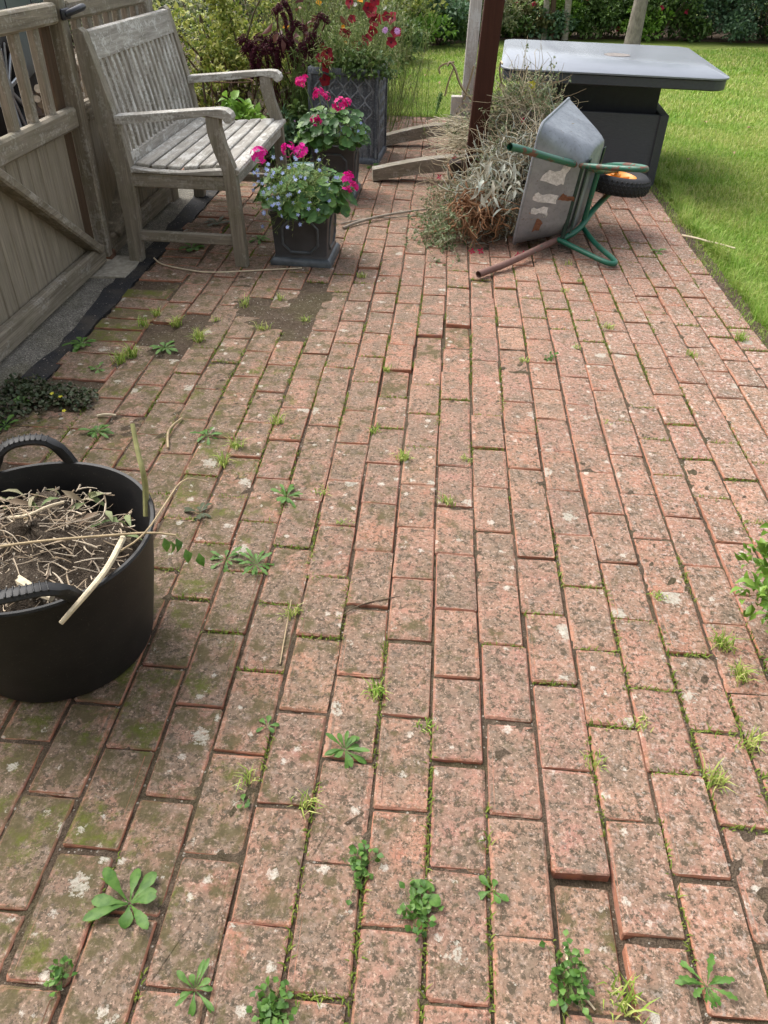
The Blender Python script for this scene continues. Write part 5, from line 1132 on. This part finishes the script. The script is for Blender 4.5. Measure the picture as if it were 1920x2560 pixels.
for u, v, n, h in [(1007, 1146, 60, .035), (694, 1058, 50, .04), (1117, 1256, 40, .03), (943, 1730, 70, .035), (1782, 1950, 50, .04), (1805, 1615, 70, .045), (1850, 1690, 60, .04), (1170, 1150, 30, .02), (806, 1230, 40, .025), (935, 1080, 30, .03), (860, 1310, 30, .02), (498, 852, 90, .06), (330, 890, 80, .06), (1487, 1905, 40, .02), (1060, 1820, 40, .02), (1310, 900, 30, .025), (1440, 870, 30, .025), (1640, 1490, 30, .025), (590, 1120, 50, .05), (612, 765, 40, .05), (655, 825, 40, .045), (765, 805, 30, .035), (700, 748, 30, .035), (440, 812, 60, .05), (395, 790, 40, .045), (540, 800, 24, .03), (905, 690, 30, .03), (970, 925, 24, .025), (360, 815, 50, .05), (300, 905, 40, .05), (560, 1160, 30, .05), (1520, 820, 40, .03), (1850, 850, 70, .05), (1730, 890, 40, .03), (730, 1540, 30, .03), (1870, 1860, 40, .04), (1600, 1810, 30, .025), (620, 1950, 20, .04), (760, 2010, 24, .05), (1420, 660, 20, .03), (1450, 705, 20, .025), (1410, 730, 20, .025), (1520, 1060, 26, .02)]:
    tuft('small tuft of grass sprouting from a brick joint', u, v, n, h, .010, GT)
# moss and fine grass along joints
MP = []
for k in range(-11, 12):
    x = X0 + k * PX
    for y in np.arange(.3, 4.6, .012):
        w = math.sin(x * 5.1 + 1.3) * math.sin(y * 2.7 + x * 3) + .6 * math.sin(y * 9 + k * 2.1)
        if w > .38 and R.random() < .75:
            for _ in range(5): MP.append((x + 0.006 * math.sin(y * 2.3 + k * .15) + R.gauss(0, .0028), y + R.gauss(0, .006), -.0065))
for (x, y, z, rz, mossy, hdr) in spots:
    if hdr or y > 4.4: continue
    if math.sin(x * 7 + y * 3.3) + math.sin(y * 5.7 + x * 2) > .55:
        for _ in range(42): MP.append((x + R.uniform(-.05, .05), y - PL / 2 + R.gauss(0, .0028), -.0065))
MP = np.array(MP)
for q in list(deep_pts) + list(dirt_pts) + [gpx(*k_)[:2] for k_, _ in sunk_px]: MP = MP[~((abs(MP[:, 0] - q[0]) < .066) & (abs(MP[:, 1] - q[1]) < .118))]
V, F = blades(MP, .0145, .0034, .9); o = place('joint_moss', npmesh('joint_moss', V, F, M['moss'])); tag(o, 'green moss and fine grass growing along the brick joints', 'moss', kind='stuff')
# dark creeping mat
n = 1500; c = GZ(150, 985); P = np.stack([c[0] + NR.uniform(-.20, .13, n) + NR.normal(size=n) * .015, c[1] + NR.normal(size=n) * .030 - .02, NR.uniform(.002, .024, n)], 1); P[:, 1] -= (P[:, 0] - c[0]) * .22
P2 = np.stack([GZ(40, 1015)[0] + NR.normal(size=420) * .06, GZ(40, 1015)[1] - .02 + NR.normal(size=420) * .05, NR.uniform(.002, .02, 420)], 1); P = np.concatenate([P, P2]); n = len(P)
b = NP(); b.add(leaves(P, NR.normal(size=(n, 3)) * [1, 1, .3] + [0, -.1, .25], NR.uniform(.010, .02, n), .015, .1, .2)); o = b.obj('creeping_mat', M['weed_dark']); tag(o, 'mat of dark creeping leaves over the edging bricks at the left', 'ground cover')
b = NP()
for u, v in [(130, 984), (151, 991), (160, 1027)]: b.add(petals(GZ(u, v, .03), (0, -.3, 1), .008, 5, .2))
b.obj('yellow_flowers', bpy.data.materials['yellow_leaf'], o)
# grit and crumbs
n = 900; P = np.stack([NR.uniform(-1.3, 1.35, n), NR.uniform(.35, 5, n), np.zeros(n)], 1); b = NP(); sz = NR.uniform(.0007, .0021, n)
Vs = []; Fs = []
oct_ = np.array([[1, 0, 0], [0, 1, 0], [-1, 0, 0], [0, -1, 0], [0, 0, .7], [0, 0, -.7]]); fo = np.array([[0, 1, 4], [1, 2, 4], [2, 3, 4], [3, 0, 4], [1, 0, 5], [2, 1, 5], [3, 2, 5], [0, 3, 5]])
V = (P[:, None] + oct_[None] * sz[:, None, None] * NR.uniform(.6, 1.4, (n, 6, 1))).reshape(-1, 3); F = (fo[None] + 6 * np.arange(n)[:, None, None]).reshape(-1, 3)
o = place('grit', npmesh('grit', V, F, leafmat('grit', [(0.55, 0.52, 0.47), (0.30, 0.26, 0.2), (0.10, 0.08, 0.06), (0.65, 0.62, 0.58)], .9, 0.0))); tag(o, 'small grit and crumbs scattered over the patio bricks', 'grit', kind='stuff')
# twigs
def gtwig(label, pts, r, mat=PALE): return stick(label, [Vector(GZ(u, v, r + .002 + dz)) for u, v, dz in pts], r, mat, 'twig', 6)
gtwig('long pale bent twig on the bricks in front of the bench', [(385, 645, 0), (402, 662, 0), (480, 677, 0), (530, 682, 0), (640, 676, 0), (755, 670, 0)], .004)
gtwig('grey forked stick lying left of the heap, thicker branch', [(858, 570, 0), (890, 556, .005), (950, 540, .01), (1010, 530, .012), (1075, 522, .02)], .0085, plain('grey_bark', (0.30, 0.26, 0.21), .85, 0, .3))
gtwig('thin grey stick lying left of the heap above the forked one', [(852, 559, 0), (920, 545, .004), (1000, 543, .006), (1070, 535, .01)], .0045, bpy.data.materials['grey_bark'])
gtwig('bleached branching twig on the lawn edge at right', [(1705, 588, .0), (1745, 596, .01), (1775, 605, .015), (1800, 610, .02), (1838, 621, .02)], .006)
gtwig('curved brown twig on the bricks left of centre', [(420, 1120, 0), (418, 1085, .004), (428, 1065, .01), (455, 1045, 0)], .0045, TAN)
gtwig('thin dark twig on the bricks near the centre', [(860, 1535, 0), (900, 1510, .003), (1000, 1490, 0)], .002, M['twig'])
gtwig('pale straw lying in the sunken brick hole', [(1437, 2440, -.018), (1460, 2490, -.016), (1488, 2525, -.016)], .0022); gtwig('pale split straw standing at the left of the sunken hole', [(1413, 2370, -.01), (1420, 2410, 0), (1426, 2445, -.01)], .0026)
gtwig('thin dry stem running along the joints left of centre', [(700, 1660, 0), (712, 1590, 0), (722, 1535, .004), (728, 1500, 0)], .0016, TAN)
gtwig('small pale bark piece on the bricks above the tub', [(243, 1040, 0), (265, 1035, .004), (290, 1038, 0)], .005)
# dead leaves on the lawn and patio
for i, (u, v) in enumerate([(1062, 190), (1010, 178), (1022, 192), (1025, 222), (1760, 305), (1850, 295), (1866, 320), (1720, 400), (1830, 380), (1545, 240), (985, 195), (1400, 150), (1100, 210)]):
    b = NP(); b.add(leaves(np.array([GZ(u, v, .012)]), np.array([[R.gauss(0, 1), R.gauss(0, 1), .25]]), R.uniform(.035, .06), .03, .35)); o = b.obj('fallen_leaf', leafmat('dead_leaf', [(0.30, 0.18, 0.09), (0.42, 0.30, 0.17)], .8, .1) if i == 0 else bpy.data.materials['dead_leaf']); tag(o, 'brown fallen leaf lying on the grass', 'leaf', 'fallen leaves on the lawn')
shrub('small_leaved_shrub', 'glossy green shrub poking in at the right edge of the patio', 'shrub', (.985, 1.30), (.25, .24, .34), 1900, .030, .016, leafmat('box_leaf', [(0.08, 0.17, 0.02), (0.14, 0.26, 0.03), (0.22, 0.34, 0.06)], .35, .25), clumps=60, cr=.26, stems=7)

# ================================================================== LAWN GRASS
def inview(P, mu=160, mv=120):
    q = P - np.array([0, 0, H]); z = q @ FW; u = 960 + FPX * (q @ RT) / z; v = 1280 + FPX * (q @ DN) / z; return (z > .2) & (u > -mu) & (u < 1920 + mu) & (v > -mv) & (v < 2560)
Ps = []; Hs = []; Ws = []
for (x0, x1, ya, yb, dens, hh, ww) in [(1.47, 3.2, 2.6, 5.2, 16000, .040, .0034), (1.47, 4.4, 5.2, 8, 6500, .040, .0048), (-1.0, 1.47, 7.6, 9.5, 6500, .038, .0052), (-1.0, 6, 8, 11, 2600, .042, .008), (-1.2, 8, 11, 14.6, 1300, .046, .012)]:
    n = int((x1 - x0) * (yb - ya) * dens); P = np.stack([NR.uniform(x0, x1, n), NR.uniform(ya, yb, n), np.full(n, -.03)], 1); P = P[inview(P)]
    bord = (P[:, 0] < -.85 - .12 * np.sin(P[:, 1])) | (P[:, 1] > 12.3 + .32 * np.minimum(P[:, 0] + .7, 6.5) + .15 * np.sin(P[:, 0] * 3)); P = P[~bord]
    Ps.append(P); nn = len(P); q = np.sin(P[:, 0] * 1.7 + P[:, 1] * .9) * np.sin(P[:, 1] * 1.3); Hs.append(hh * (1 + .25 * q)); Ws.append(np.full(nn, ww))
# long ragged fringe at the edge of the bricks
n = 9000; yv = NR.uniform(2.6, 7.5, n); P = np.stack([1.49 + np.abs(NR.normal(size=n)) * .05 + .035 * np.sin(yv * 5) + .02 * np.sin(yv * 13), yv, np.full(n, -.02)], 1); P = P[inview(P)]; Ps.append(P); Hs.append(np.full(len(P), .075)); Ws.append(np.full(len(P), .0034))
n = 2600; yv = NR.uniform(2.6, 5.6, n); P = np.stack([1.44 + NR.normal(size=n) * .03 + .02 * np.sin(yv * 9), yv, np.full(n, -.006)], 1); P = P[inview(P) & (NR.random(n) < .6)]; Ps.append(P); Hs.append(np.full(len(P), .03)); Ws.append(np.full(len(P), .0028))
n = 2600; P = np.stack([NR.uniform(-.95, 1.4, n), 7.58 + np.abs(NR.normal(size=n)) * .05, np.full(n, -.02)], 1); Ps.append(P); Hs.append(np.full(len(P), .06)); Ws.append(np.full(len(P), .005))
P = np.concatenate(Ps); V, F = blades(P, np.concatenate(Hs), np.concatenate(Ws), .75); o = place('lawn_grass', npmesh('lawn_grass', V, F, M['grass'])); tag(o, 'short green and straw coloured grass blades of the lawn', 'grass', kind='stuff')

# ================================================================== FAR BORDER
BG = 'shrubs in the far border'
far = [((-.95, 12.9), (.7, .6, 1.3), 'yellow', 'yellowish leafy shrub in the far border right of the tall planter'), ((-.25, 13.3), (.6, .5, .7), 'blue', 'blue green low shrub at the far lawn edge behind the posts'), ((-1.5, 10.6), (.6, .7, 1.1), 'bright', 'bright feathery green bush just beyond the tall planter'), ((-.75, 11.3), (.45, .4, .5), 'mid', 'low green leafy clump at the lawn edge beyond the tall planter'), ((.35, 14.2), (.7, .5, 1.0), 'pale', 'pale variegated shrub left of the wooden stakes'), ((1.15, 14.7), (.5, .4, .5), 'olive', 'olive coloured low shrub behind the table'),
 ((1.75, 14.9), (.5, .4, .8), 'bright', 'light green broad leaved plant between the wooden stakes'), ((2.45, 15.1), (.6, .45, .7), 'mid', 'green shrub with red flowers left of the tree trunk'), ((3.35, 15.2), (.7, .5, .9), 'mid', 'green shrub with red flowers right behind the tree trunk'), ((4.2, 15.4), (.7, .5, 1.0), 'blue', 'grey green shrub right of the tree trunk'), ((5.1, 15.4), (.8, .6, 1.3), 'dark', 'dark evergreen shrub in the far right border'), ((6.3, 15.3), (.9, .6, 1.3), 'dark', 'dark shrub with crimson flowers at the far right edge'), ((7.6, 15.2), (.9, .6, 1.4), 'mid', 'green shrub beyond the right edge of the far border')]
for i, (c, r, mt, lb) in enumerate(far):
    fl = (14, .045, bpy.data.materials['fuchsia_red']) if ('red' in lb or 'crimson' in lb) else None
    shrub('border_shrub', lb, 'shrub', (c[0], c[1] - .15), (r[0] * 1.1, r[1], r[2]), 3200, .075, .045, LM[mt], BG, clumps=48, cr=.28, stems=10, flowers=fl, lowest=0.0)
for i, (x, y, mt, lb) in enumerate([(.2, 13.75, 'pale', 'low pale clump at the lawn edge left of the stakes'), (.95, 14.25, 'mid', 'low green clump at the lawn edge in front of the dark seat'), (1.55, 14.45, 'blue', 'low blue green clump in front of the tan stake'), (2.15, 14.65, 'mid', 'low green clump just left of the tree trunk'), (3.05, 14.8, 'bright', 'low bright clump just right of the tree trunk'), (3.8, 14.9, 'mid', 'low green clump further right of the tree trunk'), (4.6, 14.95, 'blue', 'low grey green clump at the right lawn edge'), (5.5, 14.9, 'mid', 'low green clump under the dark evergreen'), (6.5, 14.75, 'dark', 'low dark clump at the far right lawn edge'), (-.55, 12.6, 'bright', 'low bright clump at the lawn edge beyond the tall planter'), (-.15, 13.15, 'mid', 'low green clump left of the dark post at the far lawn edge')]):
    shrub('border_plant', lb, 'plant', (x, y), (.46, .28, .42), 1100, .07, .04, LM[mt], 'low plants along the far lawn edge', clumps=22, cr=.34, stems=5, lowest=0.0)
for i, x in enumerate(np.arange(-9, 11, 1.5)):
    y = 17.2 + R.gauss(0, .2) - (2.5 if x < -3 else 0)
    shrub('hedge_bush', 'dark hedge bush in the row behind the far border', 'hedge', (float(x), float(y)), (1.15, .8, 1.75), 2200, .13, .075, LM['dark'] if i % 3 else LM['olive'], 'hedge bushes behind the border', clumps=34, cr=.34, stems=5)
bark = NT('smooth_grey_bark'); _p = bark.pos(); _k = bark.noise(bark.vmath('MULTIPLY', _p, (20, 20, 9)), 1, 5, .65); bark.set(color=bark.ramp(_k, [(.3, (0.12, 0.10, 0.08)), (.7, (0.33, 0.29, 0.24))]), rough=.9); bark.bump(_k, .5, .02)
tx, tyy = GZ(1580, 108)[:2]
tree = thing('young_tree', 'slim grey barked tree on the far lawn behind the table', 'tree', (tx, tyy, -.03))
tp_ = [Vector((tx, tyy, -.03)), Vector((tx + .01, tyy, .5)), Vector((tx + .04, tyy, 1.2)), Vector((tx + .08, tyy, 2.1)), Vector((tx + .10, tyy, 3.2))]
g = G().tube(smooth_path(tp_), [.135 - .005 * i for i in range(len(smooth_path(tp_)))], 12); tips_ = []
for i in range(9):
    a_ = i * 2.4; b0 = Vector((tx + .12, tyy, 1.9 + .14 * i)); e = b0 + Vector((math.cos(a_) * R.uniform(.7, 1.2), math.sin(a_) * R.uniform(.7, 1.2), R.uniform(.4, .9))); g.tube([b0, (b0 + e) / 2 + Vector((0, 0, .1)), e], [.05, .035, .015], 7); tips_.append(e)
g.obj('trunk', bark.m, tree, True)
n = 3800; k = NR.integers(0, 9, n); C = np.array([list(e) for e in tips_])[k]; P = C + NR.normal(size=(n, 3)) * [.42, .42, .3]; b = NP(); b.add(leaves(P, NR.normal(size=(n, 3)) + [0, 0, .2], NR.uniform(.06, .11, n), .05)); o = b.obj('crown', LM['mid'], tree); o['kind'] = 'stuff'
for i, (u0, v0, u1, v1, r, lb) in enumerate([(1365, 58, 1372, -60, .05, 'brown wooden stake at the left of the far border'), (1383, 60, 1388, -60, .045, 'darker round stake between two others in the far border'), (1416, 66, 1428, -60, .055, 'tan wooden stake leaning in the far border')]):
    a_ = Vector(GY(u0, v0, 14.4)); b_ = Vector(GY(u1, v1, 14.4)); a_.z = -.02; e = a_ + (b_ - a_) * 2.2; o = G().tube([a_, (a_ + e) / 2, e], [r, r * .96, r * .9], 10).obj('wooden_stake', M['sleeper'] if i != 1 else M['stile'], None, True); tag(o, lb, 'stake')
sb = thing('dark_garden_seat', 'small dark wooden seat half hidden in the far border', 'seat', (.55, 15.3, 0)); dk = plain('dark_wood', (0.05, 0.035, 0.03), .7, 0, .3)
G().box((.1, 15.1, .42), (1.0, 15.5, .47)).obj('top', plain('grey_wood_top', (0.2, 0.19, 0.17), .7), sb)
for sx in (.14, .92): G().box((sx, 15.12, 0), (sx + .06, 15.46, .419)).obj('leg', dk, sb)
G().box((.205, 15.2, .08), (.915, 15.24, .40)).obj('panel', dk, sb)

# ================================================================== BEYOND THE GATE: car, logs, kerb
wp = Vector(GZ(38.6, 222, .40)); cdir = Vector((-.30, .954, 0)).normalized(); cn = Vector((cdir.y, -cdir.x, 0))
if cn.x < 0: cn = -cn
car = thing('parked_car', 'grey car with dark alloy wheels parked on the drive beyond the gate', 'car', (wp.x, wp.y, 0))
CM = Matrix.Translation((wp.x, wp.y, 0)) @ Matrix.Scale(1.16, 4) @ Matrix.Translation((-wp.x, -wp.y, 0)) @ Matrix((( cdir.x, -cn.x, 0, wp.x), (cdir.y, -cn.y, 0, wp.y), (0, 0, 1, 0), (0, 0, 0, 1)))   # local x along car, y into car, z up
paint = plain('grey_car_paint', (0.16, 0.19, 0.21), .3, .3, .08, 4, 0, .6); trim = plain('black_trim', (0.018, 0.018, 0.02), .6); glas = plain('car_glass', (0.02, 0.025, 0.03), .08, 0, .1, 3, 0, .8); alloy = plain('dark_alloy', (0.34, 0.35, 0.36), .3, .6, .2)
def arch(cx, r=.40): return [(cx + r * math.cos(t), .345 + r * math.sin(t)) for t in np.linspace(math.pi * 1.02, -math.pi * .02, 13)]
body = [(-.85, .34), (-.42, .32)] + arch(0) + [(.42, .30), (2.15, .30)] + arch(2.6) + [(3.02, .32), (3.42, .36), (3.5, .62), (3.40, .80), (2.95, .93), (1.9, 1.0), (-.55, 1.02), (-.85, .92), (-.92, .6)]
cab = [(-.60, 1.018), (-.35, 1.42), (.1, 1.52), (1.1, 1.50), (1.55, 1.36), (2.25, .995)]
def cprism(poly, y0_, y1_): g = G(); g.loft([[CM @ Vector((x, y_, z)) for x, z in poly] for y_ in (y0_, y1_)]); return g
cprism(body, 0.02, 1.76).obj('body', paint, car, bevel=.012); cprism(cab, .10, 1.68).obj('cabin', paint, car, bevel=.02)
cprism([(-.40, 1.06), (-.24, 1.38), (.12, 1.45), (.42, 1.45), (.42, 1.05)], .088, .098).obj('window', glas, car); cprism([(.50, 1.05), (.50, 1.45), (1.08, 1.43), (1.46, 1.31), (1.95, 1.04)], .088, .098).obj('window', glas, car)
cprism([(.42, .22), (2.18, .22), (2.18, .34), (.42, .34)], .03, .07).obj('sill', trim, car)
for x0_ in (.44, 1.45): cprism([(x0_, .42), (x0_ + .008, .42), (x0_ + .008, .99), (x0_, .99)], .0155, .0255).obj('door_seam', trim, car)
for i, (wx, wy, sg) in enumerate(((0, .11, 1), (2.6, .11, 1), (0, 1.65, -1), (2.6, 1.65, -1))):
    Mw = CM @ Matrix.Translation((wx, wy, .345)) @ Matrix.Rotation(math.pi / 2 * sg, 4, 'X')
    wr = G().lathe([(.232, -.1), (.245, -.108), (.31, -.112), (.338, -.095), (.345, -.05), (.345, .05), (.338, .095), (.31, .112), (.245, .108), (.232, .1), (.225, .05), (.225, -.05), (.232, -.1)], Mw, 40).obj('wheel', plain('car_tyre', (0.02, 0.02, 0.021), .8) if i == 0 else bpy.data.materials['car_tyre'], car, True)
    G().lathe([(.0, .02), (.2, .02), (.226, .03), (.236, .1), (.243, .106), (.246, .1), (.228, -.03)], Mw, 36).obj('rim', trim, wr, True)
    for j in range(10):
        a_ = 2 * math.pi * j / 10 + .1; u_ = Vector((math.cos(a_), math.sin(a_), 0)); G().beam(Mw @ (u_ * .04 + Vector((0, 0, .075))), Mw @ (u_ * .238 + Vector((0, 0, .098))), .034, .018, tuple((Mw.to_3x3() @ Vector((0, 0, 1)))), .006).obj('spoke', alloy, wr)
    G().lathe([(0, .095), (.03, .095), (.05, .085), (.055, .02)], Mw, 20).obj('hub_cap', alloy, wr, True)
LG = 'cut branches stacked beyond the gate'; endm = plain('cut_log_end', (0.70, 0.58, 0.42), .85, 0, .25); barkm = [plain('branch_bark_%d' % i, c, .9, 0, .35, 20, .4) for i, c in enumerate([(0.32, 0.24, 0.17), (0.48, 0.41, 0.32), (0.58, 0.51, 0.41)])]
lc = Vector((-2.74, 5.95, 0)); k = 0
for row in range(9):
    for q in range(6 - row // 2):
        x = lc.x - .40 + (q + (row // 2) * .5) * .11 + R.gauss(0, .02); y = lc.y + .10 + R.gauss(0, .10) + row * .02; z = .035 + row * .062
        d = Vector((R.gauss(.25, .35), -1, R.gauss(.08, .14))).normalized(); r = R.uniform(.02, .036); a_ = Vector((x, y, z)); e = a_ + d * -R.uniform(.5, .8); e.z = max(e.z, .03)
        t = thing('cut_branch', 'cut branch lying in the stack on the drive beyond the gate', 'log', (x, y, z), LG)
        G().tube([a_, (a_ + e) / 2 + Vector((R.gauss(0, .02), 0, R.gauss(0, .015))), e], [r, r * .95, r * .8], 8).obj('bark', barkm[k % 3], t, True)
        G().lathe([(0, 0.002), (r * .97, 0.002), (r * .97, 0)], Matrix.Translation(a_) @ d.to_track_quat('Z', 'Y').to_matrix().to_4x4(), 10).obj('cut_end', endm, t); k += 1
kb = thing('brick_kerb', 'low red brick kerb beyond the gate near the car wheel', 'kerb', (-2.3, 4.6, 0)); kp = Vector(GZ(118, 296, .05))
for i in range(9): G().box((kp.x - .8 + i * .225, kp.y - .05, -.01), (kp.x - .8 + i * .225 + .215, kp.y + .055, .075), .006).obj('brick', M['brick'], kb)
